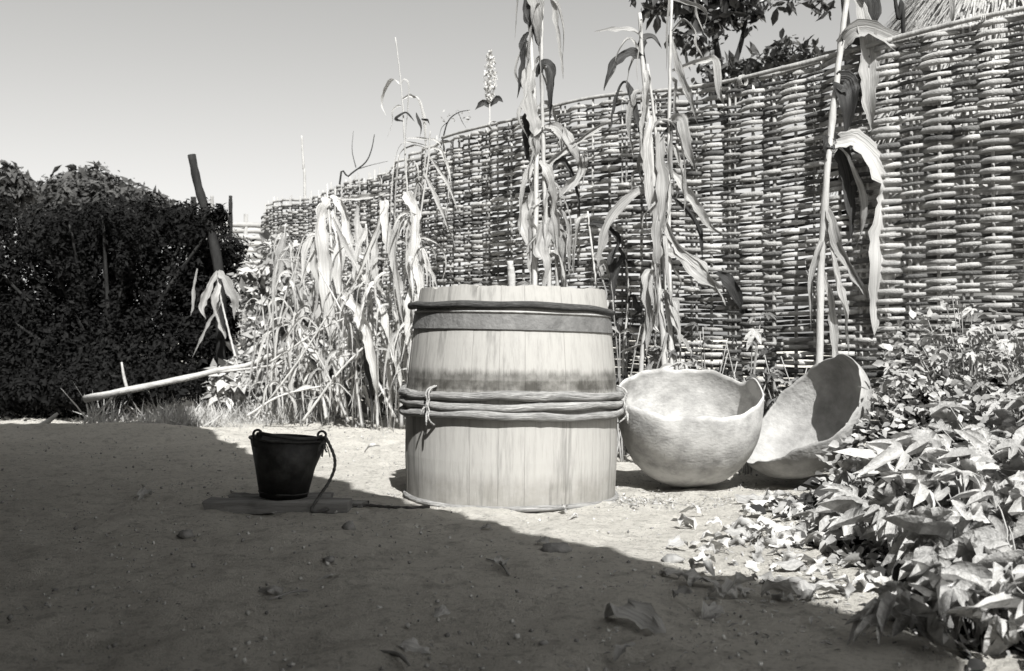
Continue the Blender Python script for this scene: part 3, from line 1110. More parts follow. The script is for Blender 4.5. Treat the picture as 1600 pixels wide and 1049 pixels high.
def maize(label, stalks, leaves, Z, seed, extra=0, tassel=None, dry=1.0, group=None, name='maize_plant', extra_len=(.3, .6), wind=0.0, extra_w=(.016, .045), wk=.95, limp=1.0, reach=(.04, .20), pale='dry_leaf'):
    """stalks: list of (path, r0, r1) in photo positions at depth Z; leaves: list of (path, width_px, kw)."""
    random.seed(seed)
    base = px([stalks[0][0][0]], Z)[0]
    root = thing(name, label, 'plant', (base.x, base.y, g(base.x, base.y)), group)
    inv = Vector((base.x, base.y, g(base.x, base.y)))
    for path, r0, r1 in stalks:
        pts = [p - inv for p in px(path, Z)]
        n = 44
        sp = spline(pts, n)
        rad = []
        for i in range(n):
            q = i / (n - 1)
            r = r0 + (r1 - r0) * q
            if i % 6 == 0:
                r *= 1.22
            rad.append(r)
            sp[i] += Vector((random.uniform(-.002, .002), random.uniform(-.002, .002), 0))
        mb = MB()
        tube(mb, sp, rad, 8)
        mb.build('stalk', 'stalk', root)
        for e in range(extra):
            i = random.randint(int(n * .15), n - 4)
            b = sp[i]
            az = random.uniform(0, 2 * math.pi)
            d = Vector((math.cos(az), math.sin(az) * .6, 0))
            Lh = random.uniform(*extra_len) * limp * random.uniform(.3, 1)
            out = random.uniform(*reach)
            rise = random.uniform(-.02, .10)
            p = [b, b + d * out * .5 + Vector((0, 0, rise)), b + d * out + Vector((0, 0, rise * .5 - .04)),
                 b + d * (out * 1.2) + Vector((random.uniform(-.03, .03) + wind, 0, -Lh * .5)), b + d * (out * 1.15) + Vector((random.uniform(-.05, .05) + wind * 2, 0, -Lh))]
            mb = MB()
            blade(mb, p, random.uniform(*extra_w), 22, fold=random.uniform(.15, .8), twist=random.uniform(-3.5, 3.5), ripple=.25, hint=(random.uniform(-.6, .6), -1, .2))
            mb.build('leaf', pale if random.random() < dry else 'green_shade_leaf', root)
    for path, w, kw in leaves:
        kw = dict(kw)
        mat = kw.pop('mat', pale)
        dz = [(q[0], q[1], (q[2] if len(q) > 2 else -.02 * k)) for k, q in enumerate(path)]
        pts = [p - inv for p in px(dz, Z)]
        mb = MB()
        if not kw.get('calm'):
            kw['twist'] = kw.get('twist', 0) + random.uniform(-1.0, 1.0)
        blade(mb, pts, w * wk / F * Z, kw.pop('segs', 28), **kw)
        mb.build('leaf', mat, root)
    if tassel:
        mb = MB()
        top = px([tassel[0]], Z)[0] - inv
        for k in range(tassel[1]):
            a = random.uniform(0, 6.28)
            L = random.uniform(.12, .25)
            d = Vector((math.cos(a) * .35, math.sin(a) * .35, 1))
            tube(mb, spline([top, top + d * L * .5, top + d * L + Vector((math.cos(a) * .05, math.sin(a) * .05, -.03))], 8), .004, 5)
        mb.build('tassel', 'panicle', root)
    return root


G = 'green_shade_leaf'
# right-hand maize close to the fence
maize('tall maize stalk with a broad hanging leaf, near the right end of the fence', [
    ([(1272, 738), (1280, 560), (1284, 400), (1295, 240), (1312, 90), (1326, -20), (1336, -120)], .021, .013),
], [
    ([(1306, 222), (1340, 218, -.05), (1372, 262, -.08), (1392, 312, -.08), (1382, 362, -.08), (1374, 437, -.06), (1366, 524, -.05)], 52, dict(fold=.3, twist=.05, base_w=.5, peak=.72, calm=True)),
    ([(1304, 226), (1326, 250, -.02), (1342, 300, -.02), (1346, 350, -.02), (1338, 392, 0)], 17, dict(fold=.5, twist=-.6)),
    ([(1300, 210), (1318, 240, .03), (1328, 290, .04), (1332, 340, .04), (1326, 376, .05)], 22, dict(mat=G, fold=.6, twist=.8)),
    ([(1314, 70), (1340, 48, -.04), (1385, 62, -.08), (1418, 92, -.10), (1444, 126, -.10), (1456, 180, -.10), (1474, 240, -.10), (1482, 316, -.1)], 36, dict(fold=.45, twist=.9, peak=.75, base_w=.5, calm=True)),
    ([(1313, 72), (1322, 58, .0), (1338, 66, .02), (1348, 84, .02)], 34, dict(mat=G, fold=.3, twist=.4)),
    ([(1330, -20), (1350, 30, -.02), (1358, 90, -.04), (1357, 140, -.05), (1362, 206, -.05)], 30, dict(fold=.4, twist=.8, peak=.6, calm=True)),
    ([(1332, -60), (1352, -10, .02), (1362, 50, .03), (1366, 110, .03)], 36, dict(mat=G, fold=.5, twist=.5, calm=True)),
    ([(1306, 138), (1318, 132, 0), (1326, 165, 0), (1322, 212, 0)], 38, dict(mat=G, fold=.4, twist=.3, calm=True)),
    ([(1336, -110), (1400, -150, -.1), (1465, -80, -.15), (1486, 0, -.15), (1490, 60, -.15), (1486, 132, -.15)], 12, dict(fold=.6, twist=2.2)),
    ([(1489, 60, -.15), (1496, 92, -.15), (1508, 124, -.15)], 7, dict(fold=.6, twist=1.0)),
    ([(1290, 322), (1304, 372, -.03), (1328, 418, -.05), (1356, 470, -.05)], 19, dict(fold=.8, twist=1.2)),
    ([(1288, 340), (1302, 420, -.03), (1318, 490, -.04), (1326, 556, -.02)], 15, dict(fold=.7, twist=-.8)),
    ([(1286, 372), (1276, 400, -.03), (1270, 450, -.04), (1266, 520, -.02)], 14, dict(fold=.7, twist=.9)),
    ([(1284, 420), (1296, 480, .02), (1304, 540, .03), (1310, 600, .02)], 17, dict(fold=.6, twist=.6)),
    ([(1296, 215), (1290, 228, -.02), (1292, 250, -.02)], 26, dict(mat=G, fold=.3, twist=.4)),
], 5.42, 11)

# clump behind the barrel
maize('thick maize clump rising from behind the barrel', [
    ([(838, 715), (836, 440), (838, 260), (832, 110), (824, -40), (820, -140)], .019, .010),
    ([(858, 715), (858, 440), (852, 330), (848, 200), (846, 70), (850, -60)], .017, .009),
    ([(878, 715), (872, 460), (866, 360), (862, 290)], .014, .008),
], [
    ([(832, 96), (824, 130, -.03), (828, 180, -.04), (834, 215, -.04), (836, 250, -.03)], 26, dict(fold=.3, twist=.4, base_w=.4)),
    ([(838, 120), (850, 100, -.02), (862, 118, -.03), (862, 160, -.03), (859, 196, -.02)], 16, dict(mat=G, fold=.4, twist=.3)),
    ([(826, 50), (818, 66, 0), (818, 104, 0), (808, 154, 0)], 13, dict(mat=G, fold=.5, twist=.5)),
    ([(822, -20), (826, 20, -.02), (834, 44, -.02), (842, 72, -.02)], 16, dict(mat=G, fold=.4, twist=1.0)),
    ([(846, -30), (862, -10, -.02), (870, 40, -.03), (876, 80, -.03), (880, 124, -.03)], 10, dict(fold=.5, twist=.5)),
    ([(824, -60), (836, 0, -.02), (843, 60, -.03), (846, 130, -.03)], 18, dict(fold=.4, twist=1.4)),
    ([(836, 150), (826, 190, .03), (824, 225, .03), (830, 255, .03)], 20, dict(mat=G, fold=.3, twist=.2)),
    ([(852, 196), (872, 200, -.02), (888, 226, -.03), (900, 250, -.03)], 15, dict(fold=.5, twist=.6)),
    ([(850, 262), (866, 246, -.02), (900, 222, -.03), (940, 196, -.03), (978, 182, -.02)], 9, dict(fold=.7, twist=.3)),
    ([(842, 252), (856, 270, -.03), (866, 310, -.04), (874, 360, -.04), (872, 410, -.03)], 17, dict(fold=.3, twist=1.0)),
    ([(866, 320), (884, 300, -.02), (902, 270, -.03), (916, 240, -.03), (908, 300, -.03)], 12, dict(fold=.6, twist=.6)),
    ([(838, 250), (824, 270, -.03), (816, 310, -.04), (812, 372, -.04)], 11, dict(fold=.6, twist=.9)),
    ([(836, 300), (826, 340, .02), (832, 400, .02), (830, 450, .02)], 26, dict(fold=.4, twist=.5, base_w=.7)),
    ([(860, 330), (872, 370, -.02), (878, 410, -.03), (882, 460, -.03)], 21, dict(fold=.3, twist=.6)),
    ([(852, 340), (846, 380, -.03), (850, 420, -.03), (848, 470, -.03)], 22, dict(fold=.4, twist=-.5, base_w=.7)),
    ([(880, 200, -.02), (894, 225, -.03), (906, 256, -.03), (912, 286, -.03)], 20, dict(fold=.3, twist=.8)),
    ([(858, 275, 0), (874, 250, 0), (890, 262, 0), (905, 300, 0), (908, 345, 0)], 10, dict(mat=G, fold=.6, twist=.6)),
], 6.62, 12, extra=14, extra_w=(.012, .036))

# clump behind the rough pot
maize('ragged leaning maize clump between the barrel and the two pots', [
    ([(1044, 720), (1038, 560), (1028, 420), (1020, 260), (1006, 120), (1000, 20)], .020, .010),
    ([(1052, 720), (1046, 420), (1046, 200), (1048, 60), (1054, -80)], .013, .007),
    ([(998, 720), (1002, 570), (1014, 480), (1024, 380)], .016, .009),
    ([(1066, 720), (1060, 600), (1044, 500), (1034, 380), (1030, 260), (1012, 100)], .012, .008),
], [
    ([(1004, 62), (990, 50, 0), (960, 46, 0), (928, 50, 0)], 12, dict(fold=.5, twist=.3)),
    ([(1006, 90), (980, 84, -.02), (958, 104, -.03), (944, 142, -.03)], 17, dict(mat=G, fold=.4, twist=.8)),
    ([(1008, 100), (1000, 70, .02), (1018, 60, .04), (1034, 76, .04)], 20, dict(mat=G, fold=.4, twist=.6)),
    ([(1000, 140), (990, 150, -.03), (984, 190, -.04), (990, 250, -.04)], 15, dict(fold=.4, twist=.7)),
    ([(1010, 110), (1012, 150, -.04), (1008, 200, -.05), (1004, 262, -.05)], 18, dict(fold=.4, twist=1.0)),
    ([(1012, 250), (990, 160, .05), (975, 130, .06), (960, 170, .06), (956, 200, .06)], 12, dict(mat=G, fold=.4, twist=.5)),
    ([(1046, 190), (1062, 186, -.03), (1074, 226, -.05), (1088, 270, -.05)], 22, dict(fold=.3, twist=.6, peak=.6)),
    ([(1046, 270), (1062, 284, -.02), (1086, 318, -.04), (1106, 350, -.04), (1138, 372, -.04)], 15, dict(fold=.5, twist=.7)),
    ([(1034, 392), (1060, 400, -.03), (1090, 424, -.05), (1130, 452, -.06)], 30, dict(fold=.3, twist=.5, peak=.6)),
    ([(1036, 340), (1064, 390, -.03), (1098, 420, -.05), (1128, 460, -.05), (1134, 478, -.05)], 13, dict(fold=.5, twist=.6)),
    ([(1120, 426, -.05), (1140, 440, -.06), (1160, 480, -.06), (1172, 500, -.06)], 20, dict(mat=G, fold=.4, twist=.4)),
    ([(1010, 300), (992, 302, -.02), (962, 330, -.04), (940, 380, -.05), (934, 420, -.05)], 18, dict(fold=.3, twist=.4, peak=.5)),
    ([(1024, 230), (1050, 200, 0), (1110, 190, 0), (1150, 180, -.02)], 9, dict(mat=G, fold=.5, twist=.4)),
    ([(1040, 300), (1072, 330, .02), (1094, 364, .03), (1100, 420, .02)], 10, dict(mat=G, fold=.6, twist=.8)),
    ([(1050, 60), (1062, 110, -.02), (1078, 150, -.03), (1092, 196, -.03)], 12, dict(fold=.4, twist=.8)),
    ([(1050, 110), (1090, 96, 0), (1118, 94, 0), (1124, 140, 0), (1136, 168, 0)], 13, dict(fold=.5, twist=.7)),
    ([(1024, 420), (1010, 440, -.03), (1016, 500, -.04), (1010, 560, -.04)], 16, dict(fold=.5, twist=.5)),
    ([(1038, 460), (1052, 480, -.03), (1058, 520, -.04), (1064, 580, -.03)], 14, dict(fold=.5, twist=-.6)),
    ([(1030, 210), (1034, 300, -.04), (1026, 380, -.04), (1030, 450, -.04)], 20, dict(fold=.5, twist=.4, base_w=.7)),
    ([(1018, 180), (1006, 230, -.04), (1012, 290, -.04), (1020, 350, -.04)], 16, dict(fold=.5, twist=.5, base_w=.7)),
], 6.0, 13, extra=13, extra_w=(.012, .034))

# left group of dry maize
maize('thin tall dry maize stalk standing just left of the barrel', [
    ([(648, 665), (646, 540), (642, 400), (634, 260), (628, 150), (618, 58)], .010, .0035),
    ([(660, 665), (656, 520), (650, 400), (668, 260), (672, 205)], .011, .005),
], [
    ([(630, 190), (618, 186, 0), (634, 176, -.02), (648, 190, -.02)], 10, dict(mat=G, fold=.4, twist=.6)),
    ([(650, 176), (652, 184, 0), (658, 200, 0), (656, 214, 0)], 9, dict(mat=G, fold=.4, twist=.3)),
    ([(658, 186), (668, 188, 0), (672, 196, 0)], 7, dict(mat=G, fold=.4, twist=.3)),
    ([(662, 270), (686, 320, -.02), (704, 360, -.03), (716, 400, -.03)], 11, dict(fold=.5, twist=.6)),
    ([(668, 240), (688, 270, -.02), (704, 300, -.03), (716, 332, -.03)], 9, dict(fold=.5, twist=.6)),
    ([(640, 340), (622, 360, -.03), (618, 420, -.04), (628, 500, -.04)], 24, dict(fold=.4, twist=.6)),
    ([(642, 380), (652, 420, -.03), (658, 470, -.04), (656, 560, -.03)], 20, dict(fold=.4, twist=-.6)),
    ([(636, 300), (646, 340, -.03), (640, 410, -.04), (644, 480, -.04)], 28, dict(fold=.4, twist=.4, base_w=.6)),
    ([(644, 440), (636, 500, -.03), (640, 560, -.04), (644, 640, -.03)], 18, dict(fold=.4, twist=.4)),
], 7.7, 14, extra=18, extra_len=(.3, .9), wk=.58, reach=(.05, .32), extra_w=(.010, .028), pale='bleached_leaf')
maize('broken dry maize bent over into an arch left of the barrel', [
    ([(640, 668), (634, 560), (612, 480), (588, 452), (560, 448), (536, 470)], .013, .010),
    ([(628, 668), (622, 500), (612, 400), (602, 312)], .014, .009),
], [
    ([(536, 462), (560, 486, -.03), (578, 530, -.05), (588, 600, -.06), (599, 676, -.05)], 34, dict(fold=.45, twist=.5, peak=.5, base_w=.6)),
    ([(556, 450), (566, 520, .04), (576, 590, .05), (582, 660, .05)], 20, dict(mat=G, fold=.4, twist=.4)),
    ([(600, 314), (606, 360, -.03), (616, 410, -.04), (628, 470, -.04), (634, 520, -.04)], 28, dict(fold=.4, twist=.4, base_w=.7)),
    ([(604, 320), (590, 350, -.02), (562, 420, -.03), (550, 452, -.03)], 14, dict(fold=.5, twist=.4)),
    ([(580, 452), (600, 500, -.02), (618, 560, -.03), (634, 630, -.03)], 20, dict(fold=.4, twist=.7)),
    ([(598, 340), (584, 400, 0), (590, 460, 0), (610, 540, 0)], 22, dict(fold=.4, twist=.4)),
    ([(520, 340, .1), (548, 400, .05), (566, 440, 0), (598, 470, 0)], 14, dict(fold=.5, twist=.4)),
], 7.9, 15, extra=18, extra_len=(.3, .9), wk=.58, reach=(.05, .32), extra_w=(.010, .028), pale='bleached_leaf')
maize('pile of bleached dry maize leaves sagging in front of the far fence', [
    ([(536, 652), (528, 560), (522, 440), (512, 312)], .016, .010),
    ([(478, 660), (520, 520), (560, 430), (596, 356)], .010, .007),
    ([(552, 664), (548, 540), (530, 420), (520, 330)], .010, .007),
    ([(440, 655), (430, 560), (444, 470), (470, 400)], .010, .006),
    ([(510, 655), (500, 600), (470, 540), (458, 500)], .014, .009),
], [
    ([(514, 310), (500, 340, -.04), (506, 420, -.06), (516, 500, -.06), (520, 560, -.05)], 36, dict(fold=.4, twist=.4, base_w=.6)),
    ([(516, 306), (540, 330, -.04), (548, 390, -.05), (566, 450, -.06)], 26, dict(fold=.4, twist=.5)),
    ([(512, 316), (550, 312, -.02), (590, 306, -.02), (606, 300, 0)], 13, dict(fold=.5, twist=.3)),
    ([(522, 420), (508, 470, -.05), (492, 510, -.06), (478, 528, -.06)], 18, dict(fold=.5, twist=.4)),
    ([(470, 520), (490, 550, -.06), (512, 590, -.08), (526, 640, -.08)], 24, dict(fold=.4, twist=.4)),
    ([(500, 532), (520, 556, -.08), (534, 600, -.10), (544, 660, -.10)], 24, dict(fold=.4, twist=.5)),
    ([(456, 500), (450, 540, -.04), (454, 600, -.05), (462, 650, -.05)], 18, dict(fold=.4, twist=.4)),
    ([(530, 480), (536, 540, -.05), (530, 600, -.06), (526, 650, -.06)], 22, dict(fold=.4, twist=.4)),
    ([(508, 340), (490, 400, -.05), (496, 450, -.05), (490, 500, -.05)], 20, dict(fold=.4, twist=.9)),
    ([(520, 330), (532, 380, -.06), (528, 440, -.07), (536, 500, -.07)], 26, dict(fold=.4, twist=.3)),
    ([(560, 310), (556, 350, -.02), (562, 400, -.02), (556, 450, -.02)], 18, dict(fold=.4, twist=.5)),
], 8.5, 16, extra=18, extra_len=(.3, .9), wk=.58, reach=(.05, .32), extra_w=(.010, .028), pale='bleached_leaf')
maize('slanting grey dry stalk at the far end of the fence', [
    ([(398, 600), (412, 560), (428, 480), (440, 400), (446, 350)], .011, .006),
], [
    ([(446, 360), (436, 400, -.02), (430, 440, -.02), (424, 470, -.02)], 16, dict(fold=.4, twist=.4)),
    ([(440, 400), (456, 420, -.02), (470, 470, -.02), (466, 520, -.02)], 14, dict(fold=.4, twist=.4)),
], 9.1, 17, extra=7, extra_len=(.3, .7))
maize('withered stalk with drooping leaves in front of the dark bush', [
    ([(372, 575), (358, 520), (346, 470), (338, 425)], .010, .006),
], [
    ([(340, 424), (326, 450, -.02), (318, 480, -.02), (322, 500, -.02)], 12, dict(fold=.5, twist=.4)),
    ([(340, 424), (352, 440, -.02), (368, 470, -.02), (366, 500, -.02)], 17, dict(fold=.5, twist=.5)),
    ([(342, 440), (336, 470, -.02), (344, 500, -.02), (352, 530, -.02)], 14, dict(fold=.5, twist=.5)),
    ([(346, 470), (330, 500, 0), (314, 530, 0), (300, 560, 0)], 5, dict(fold=.5, twist=.5)),
    ([(308, 420), (304, 450, 0), (302, 480, 0), (298, 494, 0)], 5, dict(fold=.5, twist=.5)),
], 9.2, 18)


maize('leaning bundle of pale stalks just before the far fence end', [
    ([(470, 656), (478, 560), (492, 450), (500, 350)], .013, .008),
    ([(500, 660), (480, 560), (462, 460), (452, 380)], .010, .006),
    ([(456, 656), (440, 600), (416, 520), (408, 460)], .009, .005),
], [
    ([(500, 352), (484, 380, -.03), (474, 440, -.04), (478, 500, -.04)], 20, dict(fold=.4, twist=.4)),
    ([(452, 384), (438, 410, -.03), (430, 460, -.04), (436, 510, -.04)], 16, dict(fold=.4, twist=.5)),
    ([(480, 470), (466, 520, -.04), (470, 580, -.05), (462, 640, -.05)], 20, dict(fold=.4, twist=.5)),
], 8.9, 19, extra=14, extra_len=(.3, .8), wk=.6, extra_w=(.010, .028), pale='bleached_leaf')
maize('pale dry maize crowding between the arched plant and the barrel', [
    ([(590, 668), (586, 560), (578, 440), (572, 350)], .012, .007),
    ([(610, 668), (614, 560), (632, 430), (640, 330)], .011, .007),
    ([(566, 668), (556, 580), (560, 480), (548, 380)], .010, .006),
], [
    ([(572, 356), (560, 390, -.03), (556, 440, -.04), (560, 500, -.04)], 20, dict(fold=.4, twist=.4)),
    ([(640, 336), (650, 370, -.03), (654, 420, -.04), (650, 480, -.04)], 18, dict(fold=.4, twist=.4)),
    ([(584, 500), (600, 530, -.03), (606, 590, -.04), (612, 660, -.04)], 20, dict(fold=.4, twist=.4)),
], 8.1, 20, extra=14, extra_len=(.3, .8), reach=(.05, .32), wk=.6, extra_w=(.010, .028), pale='bleached_leaf')
maize('thin broken maize against the fence between the barrel top and the leaning clump', [
    ([(950, 700), (944, 560), (930, 430), (918, 330)], .009, .005),
    ([(970, 700), (974, 560), (982, 460), (976, 390)], .008, .005),
], [
    ([(918, 334), (906, 350, -.03), (900, 390, -.03), (896, 430, -.03)], 10, dict(fold=.5, twist=.6)),
    ([(930, 420), (944, 410, -.03), (956, 440, -.03), (960, 490, -.03)], 11, dict(fold=.5, twist=.6)),
    ([(976, 396), (964, 420, -.03), (958, 470, -.03), (966, 520, -.03)], 11, dict(fold=.5, twist=.6, mat=G)),
], 6.35, 21, extra=6, extra_len=(.15, .4), dry=.6)


for q, (lab, pth, Z) in enumerate((
    ('long dry stalk leaning right across the pale maize heap', [(396, 655), (470, 560), (560, 420)], 8.2),
    ('dry stalk leaning left out of the pale maize heap', [(622, 660), (560, 540), (498, 420)], 8.0),
    ('low dry stalk lying aslant towards the barrel', [(470, 658), (540, 570), (640, 480)], 7.9),
    ('short dry stalk leaning left near the grey shrub', [(548, 660), (496, 560), (446, 470)], 8.3),
    ('dry stalk lying nearly level across the middle of the heap', [(424, 566), (520, 506), (616, 474)], 8.3),
    ('broken dry stalk at the foot of the heap near the bucket', [(388, 650), (440, 618), (520, 600)], 8.1),
    ('steep dry stalk crossing in front of the far fence end', [(440, 656), (480, 520), (530, 380)], 8.6),
)):
    random.seed(300 + q)
    b = P(*pth[0], Z)
    maize(lab, [([(u + random.uniform(-3, 3), v) for u, v in pth], .010, .006)], [], Z, 300 + q, extra=6, extra_len=(.15, .5), name='dry_stalk', reach=(.05, .25), extra_w=(.010, .026), pale='bleached_leaf')


# ------------------------------------------------------------------ sorghum, thin poles and twigs that show above the fence
def make_sorghum():
    Z = 8.6
    b = P(766, 250, Z)
    root = thing('sorghum_plant', 'pale sorghum seed head standing above the fence', 'plant', (b.x, b.y, 0))
    inv = Vector((b.x, b.y, 0))
    mb = MB()
    tube(mb, [Vector((0, 0, -.05)), Vector((.01, 0, 1.2)), P(765, 160, Z) - inv, P(766, 80, Z) - inv], [.012, .010, .006, .003], 6)
    mb.build('stalk', 'stalk', root)
    n = 420
    q = rng.random(n)
    pos = np.zeros((n, 3))
    a = rng.random(n) * 6.283
    top, bot = P(766, 78, Z) - inv, P(765, 160, Z) - inv
    wid = .058 * np.sin(np.pi * np.clip(q * .93 + .05, 0, 1)) ** .7 * np.sqrt(rng.random(n))
    for k in range(3):
        pos[:, k] = bot[k] + (top[k] - bot[k]) * q
    pos[:, 0] += np.cos(a) * wid
    pos[:, 1] += np.sin(a) * wid
    ax, ay, az = rand_axes(n)
    link('seed_head', scatter('seed_head', [(-.5, -.4, 0), (.5, -.4, .1), (.5, .4, 0), (-.5, .4, .1)], [(0, 1, 2, 3)], pos, ax, ay, az, rng.uniform(.012, .022, n), 'panicle'), root)
    for path, w in (([(765, 168), (754, 160), (742, 172)], 9), ([(766, 166), (776, 154), (786, 160)], 8)):
        mb = MB()
        blade(mb, [p - inv for p in px(path, Z)], w / F * Z, 10, fold=.4, twist=.5)
        mb.build('leaf', 'green_shade_leaf', root)


make_sorghum()


def twig(name, label, cat, path, Z, r0, r1, mat, ground=True, side=()):
    b = P(path[0][0], path[0][1], Z)
    root = thing(name, label, cat, (b.x, b.y, 0))
    inv = Vector((b.x, b.y, 0))
    pts = [p - inv for p in px(path, Z)]
    if ground:
        pts = [Vector((pts[0].x, pts[0].y, -.05))] + pts
    mb = MB()
    n = 24
    tube(mb, spline(pts, n), [r0 + (r1 - r0) * i / (n - 1) for i in range(n)], 6)
    for s in side:
        tube(mb, spline([p - inv for p in px(s, Z)], 10), [r1 * 1.2 - r1 * .8 * i / 9 for i in range(10)], 5)
    mb.build('stem', mat, root)
    return root, inv


twig('thin_pole', 'thin pale pole standing above the far end of the fence', 'pole', [(476, 305), (474, 260), (471, 212)], 11.4, .018, .010, 'pale_wood')
twig('bare_twig', 'bare forked twig curving over the fence top', 'twig', [(530, 300), (545, 275), (570, 255), (580, 235), (585, 210)], 10.3, .012, .004, 'bark', True, [[(560, 264), (580, 258), (606, 252)], [(556, 262), (550, 235), (552, 205)]])
r_, i_ = twig('bare_twig', 'wispy weed twig above the fence left of the seed head', 'twig', [(664, 330), (690, 225), (700, 190), (716, 176), (734, 172)], 9.0, .010, .003, 'bark', True, [[(700, 190), (690, 200), (686, 216)], [(716, 176), (722, 190), (728, 200)]])
n = 30
pos = np.array([list(P(random.uniform(690, 735), random.uniform(172, 190), 9.0) - i_) for _ in range(n)])
link('leaves', scatter('leaves', LEAF_V, LEAF_F, pos, *rand_axes(n), rng.uniform(.02, .045, n), 'shrub_leaf'), r_)


# ------------------------------------------------------------------ leafy beds on the right
def palmate(mat, droop, fold, lobes, seed, jag=.0):
    random.seed(seed)
    V = [(0, 0, 0)]
    Fc = []
    n = len(lobes)

    def put(r, a, dz=0):
        x, y = r * math.cos(a), r * math.sin(a)
        z = -droop * r * r + dz + random.uniform(-.015, .015)
        V.append((x, y, z))
        return len(V) - 1
    angs = [l[0] for l in lobes]
    sin_idx = []
    for i in range(n + 1):
        if i == 0:
            a, r = angs[0] - .45, .22
        elif i == n:
            a, r = angs[-1] + .45, .22
        else:
            a, r = (angs[i - 1] + angs[i]) / 2, .47 * min(lobes[i - 1][1], lobes[i][1]) / .8
        sin_idx.append(put(r * random.uniform(.8, 1.15), a + random.uniform(-.08, .08), .05 * fold))
    veins = [0]
    for i, (a, L, w) in enumerate(lobes):
        L *= random.uniform(.78, 1.12)
        a += random.uniform(-.12, .12)
        bend = random.uniform(-.12, .12)
        curl = random.uniform(-.05, .12)
        m1 = put(L * .42, a, -.10 * fold)
        m2 = put(L * .74, a + bend * .5, -.08 * fold - curl * .4)
        tip = put(L, a + bend, -.04 - curl)
        l1 = put(L * random.uniform(.46, .54), a - w, .05 * fold)
        r1 = put(L * random.uniform(.46, .54), a + w, .05 * fold)
        l2 = put(L * random.uniform(.72, .80), a - w * .55 + bend * .5, .03 * fold - curl * .4)
        r2 = put(L * random.uniform(.72, .80), a + w * .55 + bend * .5, .03 * fold - curl * .4)
        veins += [m1, m2, tip]
        sl, sr = sin_idx[i], sin_idx[i + 1]
        Fc += [(0, sl, m1), (sl, l1, m1), (l1, l2, m2, m1), (l2, tip, m2), (0, m1, sr), (m1, r1, sr), (m1, m2, r2, r1), (m2, tip, r2)]
    mb = MB()
    mb.add(V, Fc)
    mb.vein = [1.0] * len(V)
    for i in veins:
        mb.vein[i] = 0
    return mb.mesh('leaf', mat, True)


LB = [(-1.75, .55, .40), (-.85, .85, .34), (0, 1.05, .31), (.85, .85, .34), (1.75, .55, .40)]
LB3 = [(-.95, .72, .33), (0, 1.05, .32), (.95, .72, .33)]
LB5 = [(-1.5, .65, .25), (-.75, .9, .2), (0, 1.0, .2), (.75, .9, .2), (1.5, .65, .25)]
LH = [(-1.9, .45, .5), (-.7, .75, .45), (0, 1.0, .30), (.7, .75, .45), (1.9, .45, .5)]
BIG = [palmate('plant_leaf', d, f, lb, s) for s, (d, f, lb) in enumerate([(.15, 1.0, LB), (.35, 1.3, LB), (.05, .8, LB5), (.5, 1.5, LB3), (.25, 1.6, LB5), (.1, 1.2, LB3), (.6, 1.8, LB), (.3, 2.0, LB), (-.15, 1.4, LB), (.45, 1.1, LB5), (.2, 2.2, LB3), (.7, 1.3, LB5)])]
SMALL = [palmate('plant_leaf', d, f, LH, 20 + s) for s, (d, f) in enumerate([(.1, .8), (.35, 1.2), (.5, 1.0)])]
LITTER = []
for s in range(6):
    random.seed(50 + s)
    mb = MB()
    cv = random.uniform(.1, .35)
    blade(mb, [(0, 0, .0), (.3, random.uniform(-.05, .05), cv), (.65, random.uniform(-.1, .1), cv * .8), (1, random.uniform(-.15, .15), random.uniform(0, .2))], random.uniform(.3, .5), 10, fold=random.uniform(-.5, .7), twist=random.uniform(-.8, .8), ripple=.3, hint=(0, .2, 1), base_w=.15, peak=.45)
    LITTER.append(mb.mesh('dry_leaf', 'litter'))


def leaf_frame(normal, heading):
    z = normal.normalized()
    x = heading - z * heading.dot(z)
    x = x.normalized() if x.length > 1e-4 else z.orthogonal().normalized()
    return Matrix((x, z.cross(x), z)).transposed()


def leafy_plant(label, X, Y, h, spread, size, nleaf, meshes, seed, group, name='leafy_plant', tilt=.6):
    random.seed(seed)
    big = size > .095
    nleaf = int(nleaf * (1.3 if big else 1.4))
    size *= 1.16 if big else .95
    root = thing(name, label, 'plant', (X, Y, g(X, Y)), group)
    mb = MB()
    for k in range(nleaf):
        a = random.uniform(0, 2 * math.pi)
        rr = spread * math.sqrt(random.random())
        hh = 1.3 * h * random.uniform(.4, 1.0) * (1 - .35 * (rr / spread) ** 2) + .015
        tip = Vector((rr * math.cos(a), rr * math.sin(a), hh))
        b = Vector((tip.x * .25 + random.uniform(-.03, .03), tip.y * .25 + random.uniform(-.03, .03), -.01))
        tube(mb, spline([b, Vector((tip.x * .5, tip.y * .5, hh * .65)), tip], 5), [.0035, .003, .0026, .0022, .002], 4, False)
        out = Vector((math.cos(a), math.sin(a), 0))
        head = out * .7 + Vector((random.uniform(-.8, .8), random.uniform(-1.0, .3), random.uniform(-.5, .35)))
        nrm = Vector((random.gauss(.05, tilt), random.gauss(-.35, tilt), 1))
        o = link('leaf', random.choice(meshes), root)
        o.location = tip
        o.rotation_euler = leaf_frame(nrm, head).to_euler()
        s = size * random.uniform(.5, 1.1)
        o.scale = (s, s * random.uniform(.8, 1.1), s * random.uniform(.7, 1.5))
    mb.build('stem', 'plant_stem', root)
    return root


